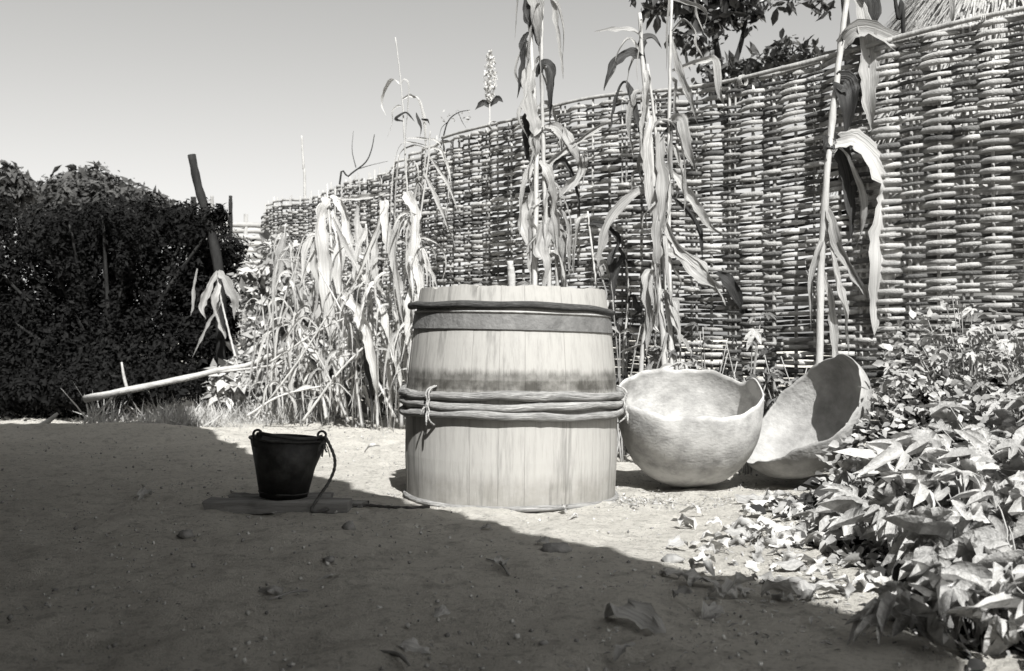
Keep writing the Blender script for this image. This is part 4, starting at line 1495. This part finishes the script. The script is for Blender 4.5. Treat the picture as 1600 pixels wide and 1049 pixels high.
GA = 'broad-leaved plants in the bed at the right'
GB = 'small-leaved plants massed against the fence'
beds = [
    # X, Y, h, spread, size, n, meshes, label, group
    (1.92, 4.98, .52, .20, .075, 40, SMALL, 'small-leaved plant growing up behind the leaning pot', GB),
    (2.06, 4.76, .76, .26, .075, 64, SMALL, 'small-leaved plant in the fence-foot mass, just right of the leaning pot and highest near it', GB),
    (2.28, 4.50, .80, .26, .080, 64, SMALL, 'small-leaved plant at the fence foot, between the tall maize and the right edge', GB),
    (2.52, 4.22, .78, .26, .080, 60, SMALL, 'small-leaved plant at the fence foot, at the right edge of the picture', GB),
    (2.02, 4.52, .42, .22, .085, 50, SMALL, 'small-leaved plant in the second row of the leafy mass, touching the leaning pot', GB),
    (2.15, 4.28, .62, .26, .085, 56, SMALL, 'small-leaved plant in the middle of the leafy mass, below the hanging maize leaf', GB),
    (2.36, 4.00, .62, .27, .090, 54, SMALL, 'small-leaved plant low in the leafy mass at the right edge', GB),
    (1.64, 4.26, .19, .20, .12, 26, BIG, 'lobed-leaf plant spilling against the front of the leaning pot', GA),
    (1.86, 4.06, .40, .26, .14, 26, BIG, 'lobed-leaf plant of middle height just right of the leaning pot', GA),
    (2.05, 3.80, .46, .27, .15, 26, BIG, 'tallest lobed-leaf plant, at the right edge under the small-leaved mass', GA),
    (1.36, 4.05, .15, .22, .11, 22, BIG, 'low plant with creased leaves on the bright ground before the pots', GA),
    (1.58, 3.78, .28, .26, .15, 24, BIG, 'lobed-leaf plant with large pale leaves below the leaning pot', GA),
    (1.80, 3.48, .34, .27, .16, 24, BIG, 'lobed-leaf plant with large leaves at the right edge, half way down', GA),
    (1.24, 3.62, .13, .22, .10, 20, BIG, 'small low lobed-leaf plant at the tip of the bed on bright sand', GA),
    (1.44, 3.36, .24, .24, .14, 22, BIG, 'lobed-leaf plant in the middle of the front bed', GA),
    (1.62, 3.06, .26, .25, .15, 22, BIG, 'lobed-leaf plant at the right edge of the front bed', GA),
    (1.18, 3.16, .15, .20, .12, 18, BIG, 'lobed-leaf plant half in the shade at the left corner of the front bed', GA),
    (1.38, 2.86, .20, .22, .14, 18, BIG, 'shaded lobed-leaf plant low in the front bed', GA),
    (1.16, 2.66, .13, .20, .12, 16, BIG, 'lowest shaded plant at the bottom of the front bed', GA),
    (1.02, 2.40, .10, .18, .11, 14, BIG, 'low shaded plant at the bottom edge left of the corner', GA),
    (1.20, 2.30, .14, .18, .12, 16, BIG, 'plant whose leaves reach the very bottom edge near the corner', GA),
    (1.36, 2.50, .17, .20, .13, 16, BIG, 'plant in the bottom right corner of the picture', GA),
]
for i, (X, Y, h, sprd, sz, n, ms, lab, grp) in enumerate(beds):
    leafy_plant(lab, X, Y, h, sprd, sz, n, ms, 100 + i, grp)

# small creeping leaves that fill the bed between the plants
n = 9000
uu = rng.random((n, 2))
pos = np.zeros((n, 3))
cnt = 0
while cnt < n:
    X, Y = rng.uniform(1.0, 2.8), rng.uniform(2.3, 5.2)
    # keep in front of the fence and inside the bed
    if (X - p2.x) ** 2 + (Y - p2.y) ** 2 < .15 or X + Y * .99 > 7.05 or X < 1.0 + max(0, (Y - 3.9)) * .55 + .12 * math.sin(Y * 7):
        continue
    if X + Y * .95 < 5.5 and rng.random() < .72:
        continue
    top = .04 + .74 * max(0, min(1, (X + Y * .95 - 5.2) / 1.5)) + .12 * max(0, min(1, (X - 1.3) / .5))
    if X + Y * .95 > 5.9:
        top *= 1.1
    pos[cnt] = (X, Y, g(X, Y) + top * rng.random() ** .7)
    cnt += 1
ax, ay, az = rand_axes(n, (.1, -.5, 1.1), .7)
pos[:, 2] *= .86
tv = [(0, 0, 0), (.18, .26, .06), (.5, .34, .08), (1, 0, -.10), (.5, -.34, .08), (.18, -.26, .06)]
o = link('ground_cover', scatter('ground_cover', tv, [(0, 1, 2, 3), (0, 3, 4, 5)], pos, ax, ay, az, rng.uniform(.022, .060, n), 'plant_leaf_small'))
tag(o, 'mass of small pale creeping leaves filling the bed at the right', None, kind='stuff')


# near-black leaves beneath them, painting in the shade between the plants
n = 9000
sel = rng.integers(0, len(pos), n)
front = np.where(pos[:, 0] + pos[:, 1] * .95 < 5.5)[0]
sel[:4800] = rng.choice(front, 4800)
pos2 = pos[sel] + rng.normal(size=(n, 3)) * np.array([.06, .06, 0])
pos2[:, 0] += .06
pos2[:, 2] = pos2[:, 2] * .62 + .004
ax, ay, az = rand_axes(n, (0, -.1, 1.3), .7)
o = link('bed_shade', scatter('bed_shade', tv, [(0, 1, 2, 3), (0, 3, 4, 5)], pos2, ax, ay, az, rng.uniform(.03, .08, n), 'gap_shade_leaf'))
tag(o, 'near-black leaf layer standing in for the shade under the plants at the right', None, kind='stuff')


# ------------------------------------------------------------------ weeds between the pots, the barrel and the fence
def weed(label, X, Y, h, nst, seed, leafmesh=None, size=.06, nleaf=7, lean=0.0, dry=False):
    random.seed(seed)
    root = thing('weed', label, 'plant', (X, Y, g(X, Y)), 'weeds at the foot of the fence')
    mb = MB()
    tips = []
    for k in range(nst):
        hh = h * random.uniform(.55, 1)
        a = random.uniform(0, 6.28)
        sp = spline([(random.uniform(-.04, .04), random.uniform(-.03, .03), -.02), (math.cos(a) * .04 + lean * .3, math.sin(a) * .03, hh * .5), (math.cos(a) * .12 + lean, math.sin(a) * .08, hh)], 9)
        tube(mb, sp, [.006 - .0004 * i for i in range(9)], 5)
        tips += [sp[i] for i in range(3, 9)]
    mb.build('stem', 'stalk' if dry else 'plant_stem', root)
    for k in range(nleaf):
        b = random.choice(tips)
        a = random.uniform(0, 6.28)
        d = Vector((math.cos(a), math.sin(a) * .6 - .2, random.uniform(-.2, .5)))
        if leafmesh:
            o = link('leaf', random.choice(leafmesh), root)
            o.location = b + d * .04
            o.rotation_euler = leaf_frame(Vector((random.gauss(0, .5), random.gauss(-.5, .5), 1)), d).to_euler()
            s = size * random.uniform(.6, 1.3)
            o.scale = (s, s, s)
        else:
            m2 = MB()
            L = size * random.uniform(1, 2.2)
            blade(m2, [b, b + d * L * .5, b + d * L + Vector((0, 0, -L * .5))], size * .35, 8, fold=.4, twist=random.uniform(-1, 1), base_w=.15)
            m2.build('leaf', 'dry_leaf' if dry else 'plant_leaf', root)
    return root


weed('leafy weed showing between the barrel and the rough pot', .80, 5.95, .62, 4, 1, None, .08, 14)
weed('thin weed close against the barrel back', .62, 6.05, .80, 3, 2, None, .07, 10)
weed('weed with finger-like leaves above the rough pot', 1.08, 5.55, .72, 3, 3, [BIG[2], BIG[4]], .14, 6)
weed('sparse weed with small round leaves behind the rough pot', 1.16, 5.75, .60, 3, 4, SMALL, .07, 9)
weed('dry forked weed standing between the two pots', 1.24, 5.62, .56, 4, 5, None, .07, 10, dry=True)
weed('straggling dry weed behind the leaning pot', 1.42, 5.62, .60, 4, 6, None, .07, 10, lean=.1, dry=True)
weed('leggy weed beside the tall maize stalk', 1.55, 5.52, .78, 3, 7, SMALL, .06, 12, lean=-.05)
weed('bushy weed at the foot of the maize clump', .98, 5.85, .45, 5, 8, SMALL, .06, 14)


random.seed(9)
for q, (lab, X, Y, h, ms) in enumerate((
    ('dark weed against the fence just right of the barrel top', .66, 6.35, .95, SMALL),
    ('dark leafy weed behind the rough pot, left half', .92, 6.05, .80, SMALL),
    ('dark leafy weed behind the rough pot, right half', 1.10, 5.95, .85, BIG),
    ('tall dark weed between the two pots against the fence', 1.28, 5.72, .90, SMALL),
    ('dark weed against the fence above the leaning pot', 1.45, 5.60, .85, BIG),
    ('dark weed beside the barrel foot against the fence', .50, 6.5, .70, SMALL),
)):
    r = weed(lab, X, Y, h, 6, 40 + q, ms, .075, 26)
    for c in r.children:
        if c.name.startswith('leaf') and random.random() < .75:
            c.material_slots[0].link = 'OBJECT'
            c.material_slots[0].material = MT['dark_weed']


# ------------------------------------------------------------------ fallen leaves, clods and scraps on the ground
random.seed(77)
LG = 'fallen leaves scattered on the ground'


def fallen(X, Y, s, label='dry curled leaf lying among the litter before the leafy bed', group=LG, mesh=None, rz=None, flat=1.0):
    o = link('fallen_leaf', mesh or random.choice(LITTER))
    o.location = on(X, Y, .004)
    o.rotation_euler = (random.uniform(-.35, .35), random.uniform(-.25, .25), random.uniform(0, 6.28) if rz is None else rz)
    o.scale = (s, s, s * flat)
    return tag(o, label, 'leaf', group)


k = 0
while k < 190:
    Y = random.uniform(2.75, 4.6)
    X = .50 + .22 * (Y - 3.3) + .70 * random.random() ** .8
    if (Y > 4.2 and X < .95) or random.random() < .35 * (Y < 3.3):
        continue
    fallen(X, Y, random.uniform(.05, .14))
    k += 1
for (u, v, s, lab) in (
    (945, 970, .20, 'large crumpled leaf casting a dark line on the shaded ground'),
    (530, 906, .075, 'pale pointed leaf on the shaded ground near the bucket'),
    (790, 890, .09, 'folded leaf on the shaded ground in front of the barrel'),
    (620, 1012, .10, 'dull leaf near the bottom of the shaded ground'),
    (885, 800, .085, 'pale leaf with a dark underside just before the barrel'),
    (985, 790, .05, 'small dark leaf on bright sand right of the barrel foot'),
    (905, 806, .07, 'thin curled leaf below the pale one before the barrel'),
    (570, 708, .11, 'flat dark leaf on bright sand behind the bucket'),
    (570, 668, .16, 'dark leaf under the arched dry maize'),
    (440, 930, .10, 'narrow leaf on the shaded ground left of centre'),
    (770, 835, .07, 'leaf at the shadow edge before the barrel'),
    (235, 775, .14, 'pale leaf lump on the dark ground at the far left'),
    (860, 855, .08, 'leaf caught in the edge of the shade right of the barrel'),
    (1035, 900, .09, 'leaf on the shaded ground below the bright sand'),
    (1090, 850, .06, 'little upright leaf on the bright sand before the rough pot'),
    (960, 1035, .08, 'leaf near the bottom edge in the middle'),
    (700, 955, .07, 'thin pale leaf rib on the shaded ground in the middle'),
    (1180, 930, .09, 'leaf lying where the shade meets the leafy bed'),
):
    Z = EYE * F / (v - HY)
    fallen((u - CX) / F * Z, Z, s, lab, None, flat=.8)

# finer litter nobody could count
n = 5200
pos = np.zeros((n, 3))
for i in range(n):
    if i < 1500:
        while True:
            X, Y = rng.uniform(.5, 1.9), rng.uniform(2.4, 4.9)
            if X > .60 + .30 * (Y - 3.2) + .3 * rng.random() ** 3:
                break
    elif i < 4100:
        while True:
            X, Y = rng.uniform(-3.4, 1.4), rng.uniform(1.9, 8.4)
            if noise.noise(Vector((X * 1.6, Y * 1.6, 4))) + .5 * noise.noise(Vector((X * 5, Y * 5, 7))) > rng.uniform(-.1, .7):
                break
    elif i < 4650:
        X, Y = rng.normal(1.05, .28), rng.normal(4.55, .12)
    else:
        X, Y = rng.normal(.52, .12), rng.normal(4.62, .10)
    pos[i] = (X, Y, g(X, Y) + .006)
ax, ay, az = rand_axes(n, (0, -.1, 1.6), .5)
sz = rng.uniform(.010, .034, n)
sz[1500:] *= .7
o = link('leaf_litter', scatter('leaf_litter', [(0, 0, 0), (.5, .16, .14), (1, 0, .05), (.5, -.16, .14)], LEAF_F, pos, ax, ay, az, sz, 'litter_stuff'))
tag(o, 'fine dry leaf litter and straw strewn over the yard', None, kind='stuff')


n = 7000
pos = np.zeros((n, 3))
for i in range(n):
    Y = 1.9 + 6.5 * rng.random() ** 1.3
    X = rng.uniform(-.52 * Y, min(.5 * Y, 1.5))
    pos[i] = (X, Y, g(X, Y) + .002)
ax, ay, az = rand_axes(n)
sz = .002 + .009 * rng.random(n) ** 7
oct_v = [(1, 0, 0), (-.9, .2, 0), (0, 1, .2), (.1, -1, 0), (0, .1, .8), (.2, 0, -.8)]
oct_f = [(0, 2, 4), (2, 1, 4), (1, 3, 4), (3, 0, 4), (2, 0, 5), (1, 2, 5), (3, 1, 5), (0, 3, 5)]
o = link('soil_crumbs', scatter('soil_crumbs', oct_v, oct_f, pos, ax, ay, az, sz, 'crumb'))
tag(o, 'crumbs of earth and grit strewn over the bare yard', None, kind='stuff')


def clod(label, u, v, s, mat='soil_clod', cat='clod', name='soil_clod', squash=.6):
    Z = EYE * F / (v - HY)
    X = (u - CX) / F * Z
    mb = MB()
    nu, nv = 12, 7
    V, Fc = [], []
    sd = random.uniform(0, 50)
    for j in range(nv + 1):
        for i in range(nu):
            th, ph = 2 * math.pi * i / nu, math.pi * j / nv
            d = Vector((math.sin(ph) * math.cos(th), math.sin(ph) * math.sin(th), math.cos(ph)))
            r = s * (1 + .35 * noise.noise(d * 1.8 + Vector((sd, 0, 0))) + .18 * noise.noise(d * 5 + Vector((sd, 0, 0))))
            V.append((d.x * r, d.y * r, d.z * r * squash))
    for j in range(nv):
        for i in range(nu):
            q = (i + 1) % nu
            Fc.append((j * nu + i, (j + 1) * nu + i, (j + 1) * nu + q, j * nu + q))
    mb.add(V, Fc)
    o = mb.build(name, mat, None, True)
    o.location = on(X, Z, s * squash * .35)
    return tag(o, label, cat)


clod('dark upright soil clod on the shaded ground between bucket and barrel', 545, 828, .024, squash=1.1)
clod('low dark soil lump on the shaded ground right of the barrel shade', 870, 862, .05, squash=.4)
clod('small soil lump on the shaded ground at the left', 290, 838, .03)
clod('soil lump in the shade near the leafy bed', 1050, 880, .035, squash=.5)
clod('pale stone on the shaded ground near the bottom', 850, 1003, .012, 'litter', 'stone', 'stone')
clod('small clod on the shaded ground left of centre', 515, 880, .018)
clod('white scrap lying below the bucket boards', 347, 789, .016, 'scrap', 'scrap', 'scrap', .5)

# scattered straw-thin sticks
for lab, a, b, r in (
    ('short thin stick on the shaded ground in the middle', (480, 925), (420, 940), .004),
    ('thin stick near the bottom of the shaded ground', (590, 1020), (640, 1045), .006),
    ('small stick in the shade below the barrel', (795, 905), (760, 880), .004),
):
    pts = []
    for u, v in (a, b):
        Z = EYE * F / (v - HY)
        pts.append(on((u - CX) / F * Z, Z, .006))
    mb = MB()
    m = pts[0].lerp(pts[1], .5) + Vector((.01, .01, .006))
    tube(mb, spline([pts[0], m, pts[1]], 8), [r, r, r * .9, r, r * .8, r * .9, r * .7, r * .5], 5)
    tag(mb.build('stick', 'timber'), lab, 'stick')


# ------------------------------------------------------------------ felled pole, grass and shrub at the far left
def make_felled_pole():
    Z = 8.6
    b = P(132, 624, Z)
    root = thing('felled_branch', 'long bleached cut branch propped slantwise at the far left', 'branch', b)
    mb = MB()
    sp = spline([p - b for p in px([(132, 624, 0), (220, 606, 0), (320, 584, 0), (400, 566, 0), (470, 530, 0), (532, 482, .05), (590, 366, .1)], Z)], 40)
    sp = [p + Vector((0, 0, .018 * noise.noise(Vector((i * .31, 2, 2))))) for i, p in enumerate(sp)]
    tube(mb, sp, [.030 - .018 * i / 39 + .0015 * math.sin(i * 1.3) for i in range(40)], 8)
    mb.build('main_limb', 'pale_wood', root)
    for path, r in (([(330, 583, 0), (420, 572, -.05), (480, 556, -.08), (500, 540, -.08)], .012), ([(180, 614, 0), (168, 630, 0), (150, 645, 0)], .012), ([(470, 530, 0), (500, 548, -.04), (530, 560, -.05)], .010)):
        mb = MB()
        tube(mb, spline([p - b for p in px(path, Z)], 14), [r - r * .5 * i / 13 for i in range(14)], 6)
        mb.build('side_limb', 'pale_wood', root)


make_felled_pole()
for lab, path, Z, r in (('short pale stick poking from the grass at the far left edge', [(58, 668), (76, 658), (90, 646)], 8.2, .022),
                        ('thin upright pale stake in front of the dark bush', [(200, 612), (194, 590), (190, 566)], 8.7, .014)):
    b = P(*path[0], Z)
    mb = MB()
    tube(mb, spline([p - b for p in px(path, Z)], 8), [r, r, r, r * .95, r * .9, r * .8, r * .7, r * .5], 7)
    o = mb.build('stick', 'pale_wood')
    o.location = b
    tag(o, lab, 'stick')

n = 5200
pos = np.zeros((n, 3))
for i in range(n):
    X = -3.5 + 2.0 * rng.random() ** .7
    Y = 8.25 + .25 * math.sin(X * 3) + rng.random() ** 1.4 * 1.5 + max(0, (X + 2.4)) * .25
    pos[i] = (X, Y, g(X, Y))
clump = np.array([max(.12, .75 + 1.3 * noise.noise(Vector((p[0] * 2.2, p[1] * 2.2, 0)))) for p in pos])
ax, ay, az = rand_axes(n, (0, 0, 0), 1.0)
up = rng.normal(size=(n, 3)) * .55 + np.array([.05, -.05, 1])
up /= np.linalg.norm(up, axis=1, keepdims=True)
sd = np.cross(up, rng.normal(size=(n, 3)))
sd /= np.linalg.norm(sd, axis=1, keepdims=True)
fw = np.cross(sd, up)
o = link('grass', scatter('grass', [(-.025, 0, 0), (.025, 0, 0), (.02, .10, .5), (-.015, .10, .5), (.0, .32, 1.0), (-.004, .32, 1.0)], [(0, 1, 2, 3), (3, 2, 4, 5)], pos, sd, fw, up, rng.uniform(.05, .25, n) * clump, 'grass'))
tag(o, 'dry pale grass under the cut branch at the far left', None, kind='stuff')


def leaf_cloud(blobs, size, outward=.8, up=.4):
    """blobs: (centre, radii, count). Returns pos, axes, sizes of leaves set mostly near the blob surfaces."""
    Ps, Zs = [], []
    for c, r, n in blobs:
        d = rng.normal(size=(n, 3))
        d /= np.linalg.norm(d, axis=1, keepdims=True)
        q = rng.random(n) ** .33
        lump = np.array([1 + .45 * noise.noise(Vector(v) * 2.3 + Vector(c)) + .28 * noise.noise(Vector(v) * 6 + Vector(c)) for v in d])
        Ps.append(np.asarray(c) + d * np.asarray(r) * (q * lump)[:, None])
        Zs.append(d)
    pos = np.concatenate(Ps)
    zz = np.concatenate(Zs) * outward + rng.normal(size=(len(pos), 3)) * .6 + np.array([0, -.1, up])
    zz /= np.linalg.norm(zz, axis=1, keepdims=True)
    x = rng.normal(size=(len(pos), 3))
    x -= (x * zz).sum(1, keepdims=True) * zz
    x /= np.linalg.norm(x, axis=1, keepdims=True)
    return pos, x, np.cross(zz, x), zz, size * (.4 + 1.5 * rng.random(len(pos)) ** 2)


def bushy(name, label, cat, base, blobs, size, mat, stems, bark='bark', part='crown', sr=.03):
    base = Vector(base)
    root = thing(name, label, cat, base)
    bl = [(tuple(Vector(c) - base), r, n) for c, r, n in blobs]
    link(part, scatter(part, LEAF_V, LEAF_F, *leaf_cloud(bl, size), mat), root)
    mb = MB()
    for k, (c, r, n) in enumerate(bl):
        if stems and k % stems == 0:
            c = Vector(c)
            b = Vector((random.uniform(-.15, .15), random.uniform(-.1, .1), -.1))
            tube(mb, spline([b, b.lerp(c, .5) + Vector((0, 0, .1)), c], 10), [sr * (1 - .07 * i) for i in range(10)], 6)
    if mb.v:
        mb.build('trunk', bark, root)
    return root


def blob(u, v, Z, ru, rv, n, dz=None):
    c = P(u, v, Z)
    return (tuple(c), (ru / F * Z, dz or ru / F * Z, rv / F * Z), n)


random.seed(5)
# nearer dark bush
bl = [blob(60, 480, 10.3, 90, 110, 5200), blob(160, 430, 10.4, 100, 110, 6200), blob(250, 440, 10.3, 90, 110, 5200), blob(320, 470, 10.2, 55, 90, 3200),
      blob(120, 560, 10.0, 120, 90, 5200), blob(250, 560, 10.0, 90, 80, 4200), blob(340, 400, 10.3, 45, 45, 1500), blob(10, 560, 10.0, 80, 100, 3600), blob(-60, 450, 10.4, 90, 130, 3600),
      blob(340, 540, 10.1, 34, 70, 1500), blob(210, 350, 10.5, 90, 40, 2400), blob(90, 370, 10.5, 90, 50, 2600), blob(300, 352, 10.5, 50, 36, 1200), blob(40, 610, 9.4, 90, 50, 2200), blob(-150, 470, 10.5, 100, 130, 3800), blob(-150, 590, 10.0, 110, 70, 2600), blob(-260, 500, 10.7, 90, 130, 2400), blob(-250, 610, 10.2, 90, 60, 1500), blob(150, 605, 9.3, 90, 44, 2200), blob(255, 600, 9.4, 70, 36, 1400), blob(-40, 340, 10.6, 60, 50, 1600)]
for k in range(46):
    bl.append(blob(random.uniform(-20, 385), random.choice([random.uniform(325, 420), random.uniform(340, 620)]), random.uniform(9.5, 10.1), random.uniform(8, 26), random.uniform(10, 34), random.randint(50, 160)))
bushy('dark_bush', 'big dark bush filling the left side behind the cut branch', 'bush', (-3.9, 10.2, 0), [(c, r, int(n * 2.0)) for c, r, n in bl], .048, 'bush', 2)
# farther rounded tree above it
bl = [blob(130, 312, 15.5, 70, 48, 4200), blob(190, 325, 15.5, 70, 36, 3200), blob(80, 325, 15.5, 60, 36, 2800), blob(250, 340, 15.4, 36, 24, 1400), blob(150, 370, 15.5, 130, 50, 3600)]
bushy('round_tree', 'rounded tree rising above the dark bush against the sky', 'tree', (-6.2, 15.5, 0), bl, .11, 'far_tree', 2, sr=.07)
bl = [blob(14, 284, 13.5, 22, 26, 700), blob(36, 300, 13.5, 18, 12, 300), blob(-6, 310, 13.5, 30, 26, 700)]
bushy('shaggy_shrub', 'shaggy treetop at the far left edge of the skyline', 'tree', (-6.5, 13.5, 0), bl, .11, 'far_tree', 1, sr=.05)
# lit leafy shrub at the far end of the fence
bl = [blob(430, 470, 9.9, 42, 70, 900), blob(470, 500, 9.8, 40, 60, 800), blob(410, 560, 9.6, 40, 60, 800), blob(470, 590, 9.4, 50, 50, 900), blob(440, 400, 10.2, 34, 34, 380), blob(540, 580, 9.3, 50, 60, 800), blob(600, 570, 9.0, 40, 70, 700), blob(510, 470, 9.9, 40, 60, 500), blob(388, 460, 9.9, 24, 50, 320), blob(385, 600, 9.3, 34, 44, 600), blob(350, 610, 9.2, 24, 34, 300)]
bushy('leafy_shrub', 'grey leafy shrub in sunlight between the dark bush and the dry maize', 'shrub', (-2.0, 9.7, 0), bl, .10, 'shrub_leaf', 1, sr=.014)


# charred post and the little far posts
def post(label, path, Z, r0, r1, mat, name='post'):
    b = P(*path[0], Z)
    mb = MB()
    pts = [Vector((b.x, b.y, -.1))] + px(path, Z)
    n = 20
    sp = spline(pts, n)
    tube(mb, [p - Vector((b.x, b.y, 0)) for p in sp], [(r0 + (r1 - r0) * i / (n - 1)) * (1 + .08 * math.sin(i * 2.1)) for i in range(n)], 9)
    o = mb.build(name, mat)
    o.location = (b.x, b.y, 0)
    return tag(o, label, 'post')


post('dark leaning charred post standing above the dark bush', [(344, 450), (326, 350), (309, 290), (299, 242)], 9.7, .050, .036, 'charred')
post('short dark far post just left of the charred post', [(303, 350), (302, 308)], 14.0, .04, .035, 'charred')
post('thin far post just right of the charred post', [(331, 350), (331, 306)], 14.0, .03, .02, 'timber')
post('thin far post standing over the pale far fence', [(360, 350), (360, 306)], 14.0, .035, .022, 'charred')
# stub post just behind the barrel rim
post('pale broken stub showing just above the barrel rim', [(800, 470), (797, 408)], 5.45, .028, .016, 'pale_wood')
# stub post and dark slat at the fence top
post('dark slat standing behind the fence top at the upper right', [(1412, 60), (1404, 30), (1398, -10)], 5.9, .012, .010, 'charred')


def far_fence():
    Z = 14.5
    a, b = P(290, 0, Z), P(470, 0, Z + .6)
    root = thing('reed_fence', 'pale far fence of horizontal reeds beyond the end of the woven fence', 'fence', (a.x, a.y, 0))
    inv = Vector((a.x, a.y, 0))
    for k in range(26):
        z = .1 + k * .088
        mb = MB()
        pts = []
        for i in range(13):
            q = i / 12
            p = a.lerp(b, q)
            pts.append(Vector((p.x, p.y + .02 * math.cos(i * math.pi + k * math.pi), z + random.uniform(-.01, .01))) - inv)
        tube(mb, pts, .040, 5)
        mb.build('reed', 'far_reed', root)
    for i in range(0, 13, 2):
        p = a.lerp(b, i / 12)
        mb = MB()
        tube(mb, [Vector((p.x, p.y, -.1)) - inv, Vector((p.x + .02, p.y, 2.45)) - inv], .03, 6)
        mb.build('stake', 'stake', root)


far_fence()


# ------------------------------------------------------------------ trees and hut behind the woven fence
def fence_tree(label, Z, blobs, base_u, leaf, seed, limbs):
    random.seed(seed)
    b = P(base_u, 600, Z)
    base = Vector((b.x, b.y, 0))
    root = thing('leafy_tree', label, 'tree', base)
    bl = [(tuple(Vector(c) - base), r, n) for c, r, n in blobs]
    tv = [(0, 0, 0), (.3, .17, .05), (.65, .2, .03), (1, 0, -.1), (.65, -.2, .03), (.3, -.17, .05)]
    tf = [(0, 1, 2, 3), (0, 3, 4, 5)]
    link('crown', scatter('crown', tv, tf, *leaf_cloud(bl, leaf, .4, .3), 'tree_leaf'), root)
    mb = MB()
    for path, r in limbs:
        pts = [p - base for p in px(path, Z)]
        tube(mb, spline(pts, 14), [r * (1 - .055 * i) for i in range(14)], 7)
    mb.build('trunk', 'bark', root)


fence_tree('dark leafy tree hanging over the fence at the top', 8.6,
           [blob(1070, -10, 8.6, 60, 40, 330), blob(1120, 10, 8.6, 55, 40, 330), blob(1150, -30, 8.6, 70, 45, 330), blob(1090, 60, 8.6, 45, 26, 130), blob(1030, 10, 8.6, 30, 20, 60),
            blob(1020, -50, 8.6, 60, 40, 150), blob(1100, -80, 8.6, 120, 50, 400), blob(1160, 25, 8.6, 30, 24, 90)], 1150, .10, 31,
           [([(1150, 700), (1145, 400), (1130, 150), (1110, 20)], .07), ([(1135, 200), (1100, 90), (1065, 20)], .03), ([(1130, 150), (1160, 60), (1170, -20)], .03), ([(1120, 60), (1070, 0), (1000, -20), (985, 10)], .014)])
fence_tree('low leafy tree just showing over the fence rim', 8.4,
           [blob(1150, 118, 8.4, 40, 26, 150), blob(1190, 108, 8.4, 40, 26, 150), blob(1230, 85, 8.4, 36, 26, 150), blob(1272, 82, 8.4, 22, 22, 60), blob(1110, 120, 8.4, 30, 24, 80), blob(1190, 150, 8.4, 90, 24, 200)], 1200, .085, 32,
           [([(1200, 700), (1200, 400), (1195, 200), (1190, 110)], .04), ([(1198, 220), (1230, 130), (1240, 70)], .016), ([(1196, 200), (1250, 120), (1275, 70)], .014), ([(1196, 180), (1150, 140), (1120, 110)], .014)])
fence_tree('sprig of dark leaves dangling at the top edge over the fence', 7.9,
           [blob(1215, 6, 7.9, 20, 14, 22), blob(1250, 0, 7.9, 24, 16, 30), blob(1282, 10, 7.9, 20, 20, 30), blob(1240, -50, 7.9, 60, 30, 120)], 1330, .085, 33,
           [([(1330, 700), (1330, 300), (1320, 0), (1290, -70)], .05), ([(1310, -30), (1270, -10), (1210, 0)], .010), ([(1290, -60), (1285, -10), (1284, 20)], .008)])


def make_hut():
    Z = 9.4
    c = P(1575, 600, Z)
    root = thing('thatched_hut', 'hut with a grey thatched roof rising behind the fence at the upper right', 'hut', (c.x, c.y, 0))
    mb = MB()
    n = 40
    V = [(1.35 * math.cos(2 * math.pi * i / n), 1.35 * math.sin(2 * math.pi * i / n), z) for z in (-.1, 2.55) for i in range(n)]
    mb.add(V, [(i, (i + 1) % n, n + (i + 1) % n, n + i) for i in range(n)])
    mb.build('wall', 'wall', root)
    # thatch: tiers of straw strips over a cone
    core = MB()
    V = [((1.72 - 1.66 * k / 6) * math.cos(2 * math.pi * i / n), (1.72 - 1.66 * k / 6) * math.sin(2 * math.pi * i / n), 2.38 + 2.5 * k / 6) for k in range(7) for i in range(n)]
    core.add(V, [(k * n + i, k * n + (i + 1) % n, (k + 1) * n + (i + 1) % n, (k + 1) * n + i) for k in range(6) for i in range(n)])
    rf = core.build('roof', 'thatch', root)
    m = 9000
    q = rng.random(m) ** 1.3
    a = rng.random(m) * 6.283
    rr = 1.76 - 1.66 * q
    pos = np.stack([rr * np.cos(a), rr * np.sin(a), 2.40 + 2.5 * q], 1)
    dn = np.stack([np.cos(a) * .55, np.sin(a) * .55, -np.ones(m) * .83], 1) + rng.normal(size=(m, 3)) * .08
    dn /= np.linalg.norm(dn, axis=1, keepdims=True)
    out = np.stack([np.cos(a) * .83, np.sin(a) * .83, np.ones(m) * .55], 1)
    sd = np.cross(dn, out)
    link('straw', scatter('straw', [(0, -.03, .0), (0, .03, .0), (1, .02, .1), (1, -.02, .1)], [(0, 1, 2, 3)], pos, dn, sd, out, rng.uniform(.18, .34, m), 'thatch'), rf)


make_hut()
